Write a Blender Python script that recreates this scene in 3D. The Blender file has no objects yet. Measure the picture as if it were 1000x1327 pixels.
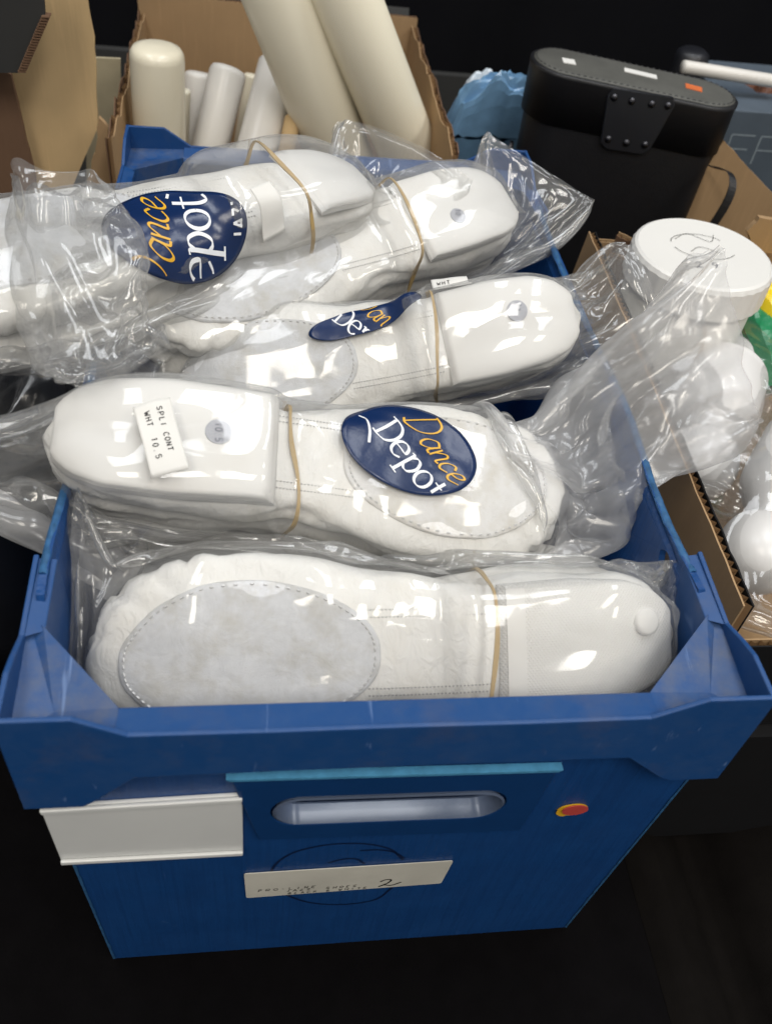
import bpy, bmesh, math, random
import numpy as np
from mathutils import Vector, Matrix, noise
from mathutils.bvhtree import BVHTree
from mathutils.geometry import tessellate_polygon

random.seed(7)
rng = np.random.default_rng(7)
SC = bpy.context.scene
COL = SC.collection

# ------------------------------------------------------------------ camera
CAM_POS = np.array([-0.07214, -0.21596, 0.71014])
PITCH, YAW, ROLL = 0.8019, -0.2143, 0.1575
FPX = 1159.0                                   # focal length in pixels of the 1000 px wide photograph


def _rot():
    a = math.pi / 2 - PITCH
    rx = np.array([[1, 0, 0], [0, math.cos(a), -math.sin(a)], [0, math.sin(a), math.cos(a)]])
    rz = np.array([[math.cos(YAW), -math.sin(YAW), 0], [math.sin(YAW), math.cos(YAW), 0], [0, 0, 1]])
    rr = np.array([[math.cos(ROLL), -math.sin(ROLL), 0], [math.sin(ROLL), math.cos(ROLL), 0], [0, 0, 1]])
    return rz @ rx @ rr


CAM_ROT = _rot()


def at(px, py, x=None, y=None, z=None):
    """point of the place seen at a photograph pixel, at a known x, y or z"""
    d = CAM_ROT @ np.array([(px - 500) / FPX, -(py - 663.5) / FPX, -1.0])
    i, val = (0, x) if x is not None else (1, y) if y is not None else (2, z)
    return CAM_POS + d * (val - CAM_POS[i]) / d[i]


cam = bpy.data.cameras.new('camera')
cam.sensor_fit = 'HORIZONTAL'
cam.sensor_width = 36.0
cam.lens = 36.0 * FPX / 1000.0
cam.clip_start = 0.01
cam.clip_end = 50
cam.dof.use_dof = True
cam.dof.focus_distance = 0.60
cam.dof.aperture_fstop = 11.0
cam_o = bpy.data.objects.new('camera', cam)
cm = Matrix([[*CAM_ROT[r], CAM_POS[r]] for r in range(3)] + [[0, 0, 0, 1]])
cam_o.matrix_world = cm
COL.objects.link(cam_o)
SC.camera = cam_o

# ------------------------------------------------------------------ light: a hall with ceiling panels, and an added front fill row
world = bpy.data.worlds.new('World')
SC.world = world
world.use_nodes = True
bg = world.node_tree.nodes['Background']
bg.inputs[0].default_value = (1.0, 0.985, 0.96, 1)
bg.inputs[1].default_value = 0.42


def ceiling_or_fill_lamp(x, y, z, sx, sy, power, col, rot=0.0):
    l = bpy.data.lights.new('ceiling_or_fill_light', 'AREA')
    l.shape = 'RECTANGLE'
    l.size, l.size_y, l.energy, l.color = sx, sy, power, col
    o = bpy.data.objects.new('ceiling_or_fill_light', l)
    o.location = (x, y, z)
    o.rotation_euler = (0, 0, rot)
    COL.objects.link(o)


COOL, WARM = (0.94, 0.97, 1.0), (1.0, 0.93, 0.82)
ceiling_or_fill_lamp(-0.8, 0.7, 2.6, 0.5, 1.2, 22, COOL)
ceiling_or_fill_lamp(0.4, 0.6, 2.6, 0.5, 1.2, 28, COOL)
ceiling_or_fill_lamp(1.6, 0.7, 2.6, 0.5, 1.2, 24, COOL)
ceiling_or_fill_lamp(-0.9, -1.3, 2.6, 0.5, 1.2, 44, WARM)  # this row is added: frontal fill for the crate front and left flap
ceiling_or_fill_lamp(0.5, -1.4, 2.6, 0.5, 1.2, 48, (1.0, .97, .92))
ceiling_or_fill_lamp(1.9, -1.2, 2.6, 0.5, 1.2, 44, WARM)

vs = SC.view_settings
vs.view_transform = 'Standard'
vs.look = 'None'
vs.exposure = -0.70
vs.gamma = 1.0
vs.use_curve_mapping = False
SC.render.engine = 'CYCLES'
cy = SC.cycles
cy.use_denoising = True
cy.max_bounces = 6
cy.diffuse_bounces = 3
cy.glossy_bounces = 3
cy.transparent_max_bounces = 24
cy.transmission_bounces = 4
cy.use_adaptive_sampling = True
cy.adaptive_threshold = 0.03
cy.adaptive_min_samples = 16
cy.sample_clamp_indirect = 4.0
cy.caustics_reflective = False
cy.caustics_refractive = False

# ------------------------------------------------------------------ helpers
def tag(o, label=None, cat=None, group=None, kind=None):
    if label: o['label'] = label
    if cat: o['category'] = cat
    if group: o['group'] = group
    if kind: o['kind'] = kind
    return o


def empty(name, mw=None, loc=None):
    o = bpy.data.objects.new(name, None)
    COL.objects.link(o)
    if mw is not None: o.matrix_world = mw
    if loc is not None: o.location = tuple(loc)
    return o


def link(name, me, mat=None, parent=None, smooth=False):
    o = bpy.data.objects.new(name, me)
    COL.objects.link(o)
    if mat is not None and not me.materials:
        for m in (mat if isinstance(mat, (list, tuple)) else [mat]): me.materials.append(m)
    if smooth:
        me.polygons.foreach_set('use_smooth', [True] * len(me.polygons))
    if parent is not None: o.parent = parent
    return o


def mesh(name, v, f, mat=None, parent=None, smooth=False, mi=None):
    me = bpy.data.meshes.new(name)
    me.from_pydata([tuple(map(float, p)) for p in v], [], [tuple(map(int, q)) for q in f])
    if mi is not None: me.polygons.foreach_set('material_index', mi)
    me.update()
    return link(name, me, mat, parent, smooth)


def fix_normals(o):
    bm = bmesh.new(); bm.from_mesh(o.data)
    bmesh.ops.recalc_face_normals(bm, faces=bm.faces)
    bm.to_mesh(o.data); bm.free()
    return o


def bevel(o, w, seg=2, angle=0.6):
    m = o.modifiers.new('bevel', 'BEVEL')
    m.width, m.segments, m.limit_method, m.angle_limit = w, seg, 'ANGLE', angle
    return o


class MB:
    def __init__(s): s.v, s.f = [], []
    def add(s, v, f):
        k = len(s.v); s.v += [tuple(p) for p in v]; s.f += [tuple(i + k for i in q) for q in f]
        return s
    def box(s, lo, hi):
        (a, b, c), (d, e, g) = lo, hi
        return s.add([(a, b, c), (d, b, c), (d, e, c), (a, e, c), (a, b, g), (d, b, g), (d, e, g), (a, e, g)],
                     [(0, 3, 2, 1), (4, 5, 6, 7), (0, 1, 5, 4), (1, 2, 6, 5), (2, 3, 7, 6), (3, 0, 4, 7)])
    def build(s, name, mat, parent=None, smooth=False): return fix_normals(mesh(name, s.v, s.f, mat, parent, smooth))


def nrm(a):
    a = np.asarray(a, float); return a / max(np.linalg.norm(a), 1e-9)


def slab(outer, holes, frame, th):
    """flat polygon with holes in a frame (origin, u, v, n), thickness th along -n -> verts, faces"""
    o, u, v, n = [np.asarray(q, float) for q in frame]
    loops = [outer] + list(holes)
    pts = [p for lp in loops for p in lp]
    tris = tessellate_polygon([[Vector((p[0], p[1], 0)) for p in lp] for lp in loops])
    N = len(pts)
    V = [o + u * p[0] + v * p[1] for p in pts] + [o + u * p[0] + v * p[1] - n * th for p in pts]
    F = [tuple(t) for t in tris] + [tuple(i + N for i in reversed(t)) for t in tris]
    k = 0
    for lp in loops:
        m = len(lp)
        for i in range(m):
            a, b = k + i, k + (i + 1) % m
            F.append((a, b, b + N, a + N))
        k += m
    return V, F


def catmull(pts, n):
    P = np.asarray(pts, float)
    P = np.vstack([2 * P[0] - P[1], P, 2 * P[-1] - P[-2]])
    seg = len(P) - 3
    out = []
    for t in np.linspace(0, seg, n):
        i = min(int(t), seg - 1); f = t - i
        a, b, c, d = P[i:i + 4]
        out.append(.5 * (2 * b + (c - a) * f + (2 * a - 5 * b + 4 * c - d) * f * f + (3 * b - a - 3 * c + d) * f ** 3))
    return np.array(out)


def tube(path, rad, n=8, cap=True):
    P = np.asarray(path, float); m = len(P)
    rad = np.broadcast_to(np.asarray(rad, float), (m,))
    T = np.gradient(P, axis=0); T /= np.linalg.norm(T, axis=1)[:, None] + 1e-12
    ref = np.array([0, 0, 1.0]) if abs(T[0][2]) < .9 else np.array([1.0, 0, 0])
    V, F = [], []
    for i in range(m):
        s = nrm(np.cross(T[i], ref)); r2 = np.cross(s, T[i]); ref = r2
        for j in range(n):
            a = 2 * math.pi * j / n
            V.append(P[i] + rad[i] * (s * math.cos(a) + r2 * math.sin(a)))
    for i in range(m - 1):
        for j in range(n):
            F.append((i * n + j, i * n + (j + 1) % n, (i + 1) * n + (j + 1) % n, (i + 1) * n + j))
    if cap: F += [tuple(range(n))[::-1], tuple((m - 1) * n + j for j in range(n))]
    return V, F


def lathe(profile, n=48):
    V, F = [], []
    m = len(profile)
    for r, z in profile:
        for j in range(n):
            a = 2 * math.pi * j / n
            V.append((r * math.cos(a), r * math.sin(a), z))
    for i in range(m - 1):
        for j in range(n):
            F.append((i * n + j, i * n + (j + 1) % n, (i + 1) * n + (j + 1) % n, (i + 1) * n + j))
    return V, F


# ------------------------------------------------------------------ materials
class Mat:
    def __init__(s, name, col=(.5, .5, .5), rough=.5, spec=.5, metal=0.0, coat=0.0):
        s.m = bpy.data.materials.new(name); s.m.use_nodes = True
        s.t = s.m.node_tree; s.n = s.t.nodes; s.l = s.t.links
        s.b = s.n['Principled BSDF']; s.out = s.n['Material Output']
        s.b.inputs['Base Color'].default_value = (*col, 1)
        s.b.inputs['Roughness'].default_value = rough
        s.b.inputs['Specular IOR Level'].default_value = spec
        s.b.inputs['Metallic'].default_value = metal
        s.b.inputs['Coat Weight'].default_value = coat
        s.tc = s.n.new('ShaderNodeTexCoord'); s.last = None; s.col = None
    def mapping(s, scale=(1, 1, 1), rot=(0, 0, 0)):
        mp = s.n.new('ShaderNodeMapping')
        mp.inputs['Scale'].default_value = scale; mp.inputs['Rotation'].default_value = rot
        s.l.new(s.tc.outputs['Object'], mp.inputs['Vector'])
        return mp.outputs[0]
    def noise(s, scale, detail=4, rough=.55, stretch=(1, 1, 1), rot=(0, 0, 0), dist=0):
        q = s.n.new('ShaderNodeTexNoise')
        q.inputs['Scale'].default_value = scale; q.inputs['Detail'].default_value = detail
        q.inputs['Roughness'].default_value = rough; q.inputs['Distortion'].default_value = dist
        s.l.new(s.mapping(stretch, rot), q.inputs['Vector'])
        return q.outputs['Fac']
    def ramp(s, fac, a, b, c0=(0, 0, 0), c1=(1, 1, 1)):
        r = s.n.new('ShaderNodeValToRGB')
        r.color_ramp.elements[0].position = a; r.color_ramp.elements[1].position = b
        r.color_ramp.elements[0].color = (*c0, 1); r.color_ramp.elements[1].color = (*c1, 1)
        s.l.new(fac, r.inputs[0]); return r.outputs[0]
    def mix(s, fac, col):
        q = s.n.new('ShaderNodeMix'); q.data_type = 'RGBA'
        s.l.new(fac, q.inputs[0])
        if s.col is None: q.inputs[6].default_value = s.b.inputs['Base Color'].default_value
        else: s.l.new(s.col, q.inputs[6])
        q.inputs[7].default_value = (*col, 1)
        s.col = q.outputs[2]; s.l.new(s.col, s.b.inputs['Base Color']); return s
    def bump(s, fac, strength=.3, dist=.001):
        q = s.n.new('ShaderNodeBump')
        q.inputs['Strength'].default_value = strength; q.inputs['Distance'].default_value = dist
        s.l.new(fac, q.inputs['Height'])
        if s.last is not None: s.l.new(s.last, q.inputs['Normal'])
        s.last = q.outputs[0]; s.l.new(s.last, s.b.inputs['Normal']); return s
    def rough(s, fac, a, b):
        q = s.n.new('ShaderNodeMapRange')
        q.inputs['To Min'].default_value = a; q.inputs['To Max'].default_value = b
        s.l.new(fac, q.inputs['Value']); s.l.new(q.outputs[0], s.b.inputs['Roughness']); return s


BLUE = (0.006, 0.050, 0.185)
def blue_panel():
    k = Mat('blue_corrugated_plastic', BLUE, .42, .45)
    k.mix(k.ramp(k.noise(34, 6, .65), .35, .75), (0.007, 0.060, 0.215))
    k.mix(k.ramp(k.noise(150, 6, .7, (1, 1, .25)), .66, .74, (0, 0, 0), (.5, .5, .5)), (0.04, 0.10, 0.28))
    k.mix(k.ramp(k.noise(1.0, 3, .6, (330, 330, 6)), .45, .62, (0, 0, 0), (.35, .35, .35)), (0.004, 0.036, 0.14))
    k.mix(k.ramp(k.noise(5, 7, .75, dist=2.5), .655, .675, (0, 0, 0), (.30, .30, .30)), (0.06, 0.13, 0.30))
    k.bump(k.noise(1.0, 2, .5, (330, 330, 2)), .6, .0009)
    k.rough(k.noise(30, 5), .34, .55)
    return k.m
def blue_rim(dusty=False):
    k = Mat('blue_moulded_plastic_dusty' if dusty else 'blue_moulded_plastic', (0.008, 0.058, 0.200), .45, .45)
    k.mix(k.ramp(k.noise(70, 7, .7), .42, .72, (0, 0, 0), (.40, .40, .40) if dusty else (.15, .15, .15)), (0.08, 0.125, 0.215))
    k.mix(k.ramp(k.noise(48 if dusty else 26, 7, .68), .40 if dusty else .54, .66 if dusty else .72, (0, 0, 0), (.45, .45, .45) if dusty else (.18, .18, .18)), (0.12, 0.12, 0.13) if dusty else (0.13, 0.11, 0.10))
    k.mix(k.ramp(k.noise(1.0, 3, .6, (160, 14, 30)), .66, .72, (0, 0, 0), (.5, .5, .5)), (0.16, 0.25, 0.46))
    k.bump(k.noise(320, 3), .15, .0004)
    k.rough(k.noise(40, 5), .36, .62)
    return k.m
def leather():
    k = Mat('white_leather', (0.82, 0.81, 0.785), .48, .35)
    k.mix(k.ramp(k.noise(34, 5), .48, .8, (0, 0, 0), (.4, .4, .4)), (0.77, 0.72, 0.62))
    k.bump(k.noise(420, 3), .12, .0004)
    k.bump(k.noise(60, 5, .6, (1.8, 1.1, 1), dist=1.4), .55, .0030)
    k.rough(k.noise(60, 3), .3, .5)
    return k.m
def suede(name='grey_suede', col=(0.50, 0.52, 0.56)):
    k = Mat(name, col, .85, .2)
    k.b.inputs['Sheen Weight'].default_value = .25
    k.mix(k.ramp(k.noise(110, 7, .75), .4, .66, (0, 0, 0), (.7, .7, .7)), tuple(min(.8, c * 1.2) for c in col))
    k.mix(k.ramp(k.noise(42, 7, .72), .46, .72, (0, 0, 0), (.65, .65, .65)), tuple(c * f for c, f in zip(col, (.72, .66, .52))))
    k.bump(k.noise(1100, 3, .7), .5, .0006)
    k.bump(k.noise(48, 4, .6, dist=.8), .5, .0030)
    return k.m
def rubber(name, diamond):
    k = Mat(name, (0.78, 0.77, 0.75), .45, .4)
    if diamond:
        s = None
        for a in (.62, -.62):
            w = k.n.new('ShaderNodeTexWave'); w.inputs['Scale'].default_value = 190
            k.l.new(k.mapping((1, 1, 1), (0, 0, a)), w.inputs['Vector'])
            if s is None: s = w.outputs['Fac']
            else:
                mm = k.n.new('ShaderNodeMath'); mm.operation = 'MINIMUM'
                k.l.new(s, mm.inputs[0]); k.l.new(w.outputs['Fac'], mm.inputs[1]); s = mm.outputs[0]
        k.bump(s, .5, .0009)
    else:
        k.bump(k.noise(500, 2), .08, .0004)
    k.mix(k.ramp(k.noise(15, 5), .55, .8, (0, 0, 0), (.25, .25, .25)), (0.6, 0.55, 0.46))
    return k.m
def film(name='clear_film', haze=.12, tint=(.985, .985, .98), sharp=1.0, gloss=.42, rough=.105):
    m = bpy.data.materials.new(name); m.use_nodes = True
    t = m.node_tree; n = t.nodes; l = t.links
    n.remove(n['Principled BSDF'])
    out = n['Material Output']
    tc = n.new('ShaderNodeTexCoord')
    def ns(sc, det, st, dist=0.0):
        mp = n.new('ShaderNodeMapping'); mp.inputs['Scale'].default_value = st
        l.new(tc.outputs['Object'], mp.inputs[0])
        q = n.new('ShaderNodeTexNoise'); q.inputs['Scale'].default_value = sc; q.inputs['Detail'].default_value = det
        q.inputs['Distortion'].default_value = dist
        l.new(mp.outputs[0], q.inputs['Vector']); return q.outputs['Fac']
    def ridge(f):
        a = n.new('ShaderNodeMath'); a.operation = 'SUBTRACT'; a.inputs[1].default_value = .5; l.new(f, a.inputs[0])
        b = n.new('ShaderNodeMath'); b.operation = 'ABSOLUTE'; l.new(a.outputs[0], b.inputs[0])
        return b.outputs[0]
    b1 = n.new('ShaderNodeBump'); b1.inputs['Strength'].default_value = .5 * sharp; b1.inputs['Distance'].default_value = .012
    l.new(ridge(ns(13, 1.2, (1, 1.4, 1), .5)), b1.inputs['Height'])
    b2 = n.new('ShaderNodeBump'); b2.inputs['Strength'].default_value = .10 * sharp; b2.inputs['Distance'].default_value = .003
    l.new(ridge(ns(60, 1.2, (.6, 1.5, 1), .4)), b2.inputs['Height']); l.new(b1.outputs[0], b2.inputs['Normal'])
    fr = n.new('ShaderNodeFresnel'); fr.inputs['IOR'].default_value = 1.42
    mn = n.new('ShaderNodeMath'); mn.operation = 'MULTIPLY_ADD'; mn.inputs[1].default_value = gloss; mn.inputs[2].default_value = .05; mn.use_clamp = True
    l.new(fr.outputs[0], mn.inputs[0]); fr = mn
    gl = n.new('ShaderNodeBsdfGlossy'); gl.inputs['Roughness'].default_value = rough; l.new(b2.outputs[0], gl.inputs['Normal'])
    tr = n.new('ShaderNodeBsdfTransparent'); tr.inputs[0].default_value = (*tint, 1)
    mx = n.new('ShaderNodeMixShader'); l.new(fr.outputs[0], mx.inputs[0]); l.new(tr.outputs[0], mx.inputs[1]); l.new(gl.outputs[0], mx.inputs[2])
    df = n.new('ShaderNodeBsdfDiffuse'); df.inputs[0].default_value = (.92, .92, .92, 1)
    tl = n.new('ShaderNodeBsdfTranslucent'); tl.inputs[0].default_value = (.92, .92, .92, 1)
    m0 = n.new('ShaderNodeMixShader'); m0.inputs[0].default_value = .5; l.new(df.outputs[0], m0.inputs[1]); l.new(tl.outputs[0], m0.inputs[2])
    m1 = n.new('ShaderNodeMixShader'); m1.inputs[0].default_value = haze; l.new(mx.outputs[0], m1.inputs[1]); l.new(m0.outputs[0], m1.inputs[2])
    l.new(m1.outputs[0], out.inputs[0])
    return m
def cardboard(name, col=(.40, .265, .145)):
    k = Mat(name, col, .85, .15)
    k.mix(k.ramp(k.noise(8, 6, .6), .35, .75, (0, 0, 0), (.6, .6, .6)), tuple(c * .72 for c in col))
    k.mix(k.ramp(k.noise(1, 3, .6, (220, 220, 14)), .55, .75, (0, 0, 0), (.35, .35, .35)), tuple(min(1, c * 1.25) for c in col))
    k.bump(k.noise(1.0, 2, .5, (190, 190, 3)), .25, .0008)
    return k.m
def plain(name, col, rough=.5, spec=.5, nscale=30, var=.18, bump=.1, bscale=200, **kw):
    k = Mat(name, col, rough, spec, **kw)
    k.mix(k.ramp(k.noise(nscale, 5), .35, .75, (0, 0, 0), (.8, .8, .8)), tuple(c * (1 - var) for c in col))
    if bump: k.bump(k.noise(bscale, 3), bump, .0006)
    return k.m

M = dict(
    panel=blue_panel(), rim=blue_rim(), rim_d=blue_rim(True), leather=leather(), suede=suede('grey_suede', (.62, .63, .655)), suede_w=suede('pale_suede', (.74, .73, .72)),
    heel=rubber('white_heel_rubber', False), heel_d=rubber('white_heel_rubber_diamond', True),
    stitch=plain('stitch_thread', (.42, .42, .42), .7, .2, bump=0),
    thread=plain('pale_thread', (.70, .70, .70), .7, .2, bump=0),
    band=plain('tan_rubber_band', (.50, .35, .15), .5, .4, 60),
    film=film(), film_b=film('clear_film_crumpled', .27, (.985, .985, .985), .7, .30, .17),
    film_c=film('thin_clear_film', .045, (.985, .985, .985), .9, .36, .10), film_g=film('grey_film', .06, (.93, .93, .93), 1.0, .4, .13),
    navy=plain('navy_sticker', (.006, .022, .085), .24, .5, 40, .25, .5, 75),
    white_ink=plain('white_print', (.80, .82, .86), .3, .5, bump=0),
    gold_ink=plain('yellow_print', (.72, .40, .03), .3, .5, bump=0),
    black_ink=plain('black_marker', (.008, .008, .012), .5, .3, 200, .2, 0),
    pencil=plain('faded_pencil', (.16, .155, .14), .8, .1, 300, .35, 0),
    dark_ink=plain('blue_black_marker', (.004, .014, .06), .45, .4, 200, .2, 0),
    paper=plain('white_paper', (.74, .73, .70), .75, .2, 12, .12, .05),
    old_paper=plain('aged_paper_label', (.62, .60, .53), .75, .2, 18, .28, .1),
    holder=plain('white_label_plastic', (.72, .73, .72), .35, .5, 10, .12, .04),
    grey_dot=plain('grey_size_sticker', (.42, .43, .48), .6, .3, 90, .2, 0),
    ltblue=plain('light_blue_cut_edge', (.030, .115, .26), .55, .35, 160, .65, .5, 300),
    plate=plain('smooth_blue_plastic', (.005, .043, .155), .40, .45, 40, .15, .1),
    ltcut=plain('pale_blue_cut_flutes', (.075, .29, .50), .5, .4, 150, .35, .4, 300),
    handle=plain('scuffed_handle_lining', (.10, .13, .20), .22, .6, 14, .3, .1, 60),
    red=plain('red_sticker', (.55, .07, .06), .5, .4, 60), yellow=plain('yellow_sticker', (.75, .42, .02), .5, .4, 60),
    card=cardboard('cardboard'), card_l=cardboard('pale_cardboard', (.66, .47, .25)), card_d=cardboard('shaded_brown_cardboard', (.17, .10, .062)),  # card_d: darker copy, shade of the tube box's inside put into the colour
    card_b=plain('beige_board', (.46, .40, .27), .8, .2), flute=cardboard('cardboard_flute', (.30, .18, .09)),
    card_k=plain('black_printed_board', (.008, .008, .009), .7, .2),
    cloth=plain('black_table_cloth', (.0042, .0038, .0042), .95, .03, 40, .3, .4, 900),
    cloth_b=plain('brown_black_cloth', (.0075, .0065, .006), .95, .03, 40, .3, .4, 900),
    wall=plain('black_curtain', (.006, .0062, .008), .95, .1, 6, .3, .2, 300),
    skirt=plain('dark_grey_board', (.045, .045, .044), .8, .2, 6, .2),
    tube=plain('cream_plastic', (.84, .78, .62), .24, .5, 6, .07, .05),
    tube_w=plain('white_plastic', (.74, .71, .66), .32, .5, 6, .07, .05),
    lid_w=plain('white_jar_plastic', (.76, .75, .72), .38, .45, 8, .06, .04),
    bottle=plain('white_bottle_plastic', (.72, .71, .70), .3, .5, 8, .06, .03),
    case=plain('black_leatherette', (.010, .010, .012), .48, .45, 30, .3, .5, 500),
    case_lid=plain('worn_grey_leatherette', (.105, .105, .095), .55, .4, 25, .4, .5, 500),
    metal=plain('dark_steel', (.09, .09, .10), .35, .5, 60, .3, .1, metal=1.0),
    orange=plain('orange_label', (.65, .16, .05), .6, .3, 60),
    foil=plain('blue_foil_packet', (.20, .38, .60), .2, .6, 25, .5, .4, 40),
    foil_w=plain('pale_foil_packet', (.66, .74, .82), .22, .6, 25, .3, .4, 40),
    greybox=plain('blue_grey_card', (.090, .115, .145), .6, .3, 20, .2), greyink=plain('pale_outline_print', (.30, .36, .40), .6, .3, bump=0),
    dark=plain('matt_black_plastic', (.012, .013, .017), .4, .5), brownl=plain('brown_leather', (.16, .06, .03), .5, .4),
    yel=plain('yellow_plastic', (.80, .58, .02), .3, .5), green=plain('green_plastic', (.02, .24, .10), .3, .5),
)

# ------------------------------------------------------------------ setting
def heightsheet(name, x0, x1, y0, y1, nx, ny, fn, mat):
    xs, ys = np.linspace(x0, x1, nx), np.linspace(y0, y1, ny)
    V = [(x, y, fn(x, y)) for y in ys for x in xs]
    F = [(j * nx + i, j * nx + i + 1, (j + 1) * nx + i + 1, (j + 1) * nx + i) for j in range(ny - 1) for i in range(nx - 1)]
    return mesh(name, V, F, mat, None, True)


def cloth_z(x, y):
    return -0.003 + .0012 * noise.noise((x * 9, y * 9, 1)) + .0006 * noise.noise((x * 30, y * 30, 4))
tag(heightsheet('table_top', -1.6, .235, -1.2, 1.22, 90, 110, cloth_z, M['cloth']), kind='structure')
def cloth2_z(x, y):                      # the next table stands a little lower, its cloth in a soft fold along the joint
    f = math.exp(-((x - .262) / .012) ** 2) * .010 - math.exp(-((x - .315) / .02) ** 2) * .03 + math.exp(-((x - .40) / .045) ** 2) * .016
    return -0.022 + f + .0012 * noise.noise((x * 9, y * 9, 7))
tag(heightsheet('side_table_top', .243, 1.8, -1.2, 1.22, 160, 90, cloth2_z, M['cloth_b']), kind='structure')
tag(MB().box((-1.6, -1.2, -.09), (1.8, 1.22, -.075)).build('floor', M['wall']), kind='structure')
tag(heightsheet('back_wall_floor', -2, 2, 1.22, 1.24, 2, 2, lambda x, y: -.05, M['wall']), kind='structure')
cv = MB()
N = 240
xs = np.linspace(-2.4, 2.4, N)
ys = 1.27 + .012 * np.sin(xs * 21 + 2 * np.sin(xs * 3.1)) + .006 * np.sin(xs * 47)
cv.add([(x, y, z) for z in (-.08, 2.0) for x, y in zip(xs, ys)], [(i, i + 1, N + i + 1, N + i) for i in range(N - 1)])
tag(cv.build('back_wall', M['wall'], None, True), kind='structure')
tag(MB().box((-.5, 1.19, -.02), (1.6, 1.205, .196)).build('skirting', M['skirt']), kind='structure')

# ------------------------------------------------------------------ the blue crate
XO, YO = .183, -.004            # outer corner of the moulded rim
D = .588                        # outer depth
XB, YB = .176, .004             # body
Z0, ZR, ZM, ZE = 0.0, .272, .338, .353
crate = empty('storage_crate', loc=(0, 0, 0))
tag(crate, 'blue corrugated plastic storage crate filled with bagged white shoes', 'crate')

PN = nrm([0, -1, -.018])        # front panel leans in a little towards its foot
def fp(px, py, off=0.0):
    """photograph pixel -> point on the crate's front panel, off metres in front of it"""
    o = np.array([0, YB, ZR]); d = at(px, py, z=0) - CAM_POS
    return CAM_POS + d * (np.dot(o + PN * off - CAM_POS, PN) / np.dot(d, PN))
FO = np.array([0, YB, ZR]); FU = np.array([1., 0, 0]); FV = nrm(np.cross(PN, FU)) * 1.0
if FV[2] < 0: FV = -FV
def fuv(px, py):
    q = fp(px, py) - FO
    return float(q @ FU), float(q @ FV)


def stadium(c0, c1, r, n=14):
    """outline round two uv points"""
    c0, c1 = np.array(c0), np.array(c1); a0 = math.atan2(*(c1 - c0)[::-1])
    return [tuple(c1 + r * np.array([math.cos(a0 + t), math.sin(a0 + t)])) for t in np.linspace(-math.pi / 2, math.pi / 2, n)] + \
           [tuple(c0 + r * np.array([math.cos(a0 + t), math.sin(a0 + t)])) for t in np.linspace(math.pi / 2, 1.5 * math.pi, n)]
hA, hB = fuv(392, 1044), fuv(615, 1036)
hr = .0150
hole = stadium(hA, hB, hr)
outer = [(-XB, .03), (-XB + .0055, -ZR), (XB - .0055, -ZR), (XB, .03)]
V, F = slab(outer, [hole], (FO, FU, FV, PN), .004)
front = fix_normals(mesh('front_panel', V, F, M['panel'], crate))
# lining of the hand hole
lin = MB(); n = len(hole); ring = []
for k, (dz, g) in enumerate(((.0036, 1.10), (.0042, 1.0), (-.003, .98), (-.0075, .98), (-.009, 1.06))):
    c = (np.array(hA) + np.array(hB)) / 2
    hh = stadium(hA, hB, hr * g)
    ring.append([FO + FU * p[0] + FV * p[1] + PN * dz for p in hh])
for k in range(4):
    lin.add(ring[k] + ring[k + 1], [(i, (i + 1) % n, n + (i + 1) % n, n + i) for i in range(n)])
bevel(lin.build('handle_lining', M['handle'], front, True), .0004); front.children[0].data.set_sharp_from_angle(angle=.5)
# trapezoid reinforcement with the pale cut edge
tz = [fuv(297, 1000), fuv(335, 1082), fuv(672, 1070), fuv(722, 990)]
V, F = slab(tz, [stadium(hA, hB, hr * 1.17)], (FO + PN * .0034, FU, FV, PN), .0033)
plate = bevel(fix_normals(mesh('handle_plate', V, F, M['plate'], front)), .0008)
a, b = fuv(293, 999), fuv(727, 987)
w = .0021
V, F = slab([a, (a[0] + .002, a[1] - w), (b[0] - .002, b[1] - w), b], [], (FO + PN * .0052, FU, FV, PN), .0048)
fix_normals(mesh('cut_edge', V, F, M['ltcut'], plate))

# frayed pale folds down both front corners
for s in (-1, 1):
    w_ = MB(); prev = None
    for i in range(61):
        g = i / 60; z = ZR * (1 - g) + .001 * g
        x = s * (XB - .0055 * g); y = YB + .018 * (ZR - z)
        a = .0007 + .0007 * abs(noise.noise((z * 55, s, 2))) + (.0012 if (i > 52) else 0) * abs(noise.noise((z * 200, 1, s)))
        cur = [(x - s * a * 1.3, y - .0005, z), (x + s * .0004, y - .0007, z), (x + s * .0005, y + a * 1.3, z)]
        if prev: w_.add(prev + cur, [(0, 1, 4, 3), (1, 2, 5, 4)])
        prev = cur
    w_.build('worn_fold', M['ltblue'], crate)

# label holder: plate, top ridge, bottom ridge
lh = [fuv(52, 1042), fuv(80, 1112), fuv(315, 1100), fuv(314, 1026)]
V, F = slab(lh, [], (FO + PN * .0022, FU, FV, PN), .0021)
holder = bevel(fix_normals(mesh('label_holder', V, F, M['holder'], crate)), .0006)
for nm, (p, q, dv) in dict(top_ridge=(lh[0], lh[3], -.0042), bottom_ridge=(lh[1], lh[2], .0042)).items():
    V, F = slab([p, (p[0] + .0004, p[1] + dv), (q[0], q[1] + dv), q], [], (FO + PN * .0046, FU, FV, PN), .0023)
    bevel(fix_normals(mesh(nm, V, F, M['holder'], holder)), .0008)


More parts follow.
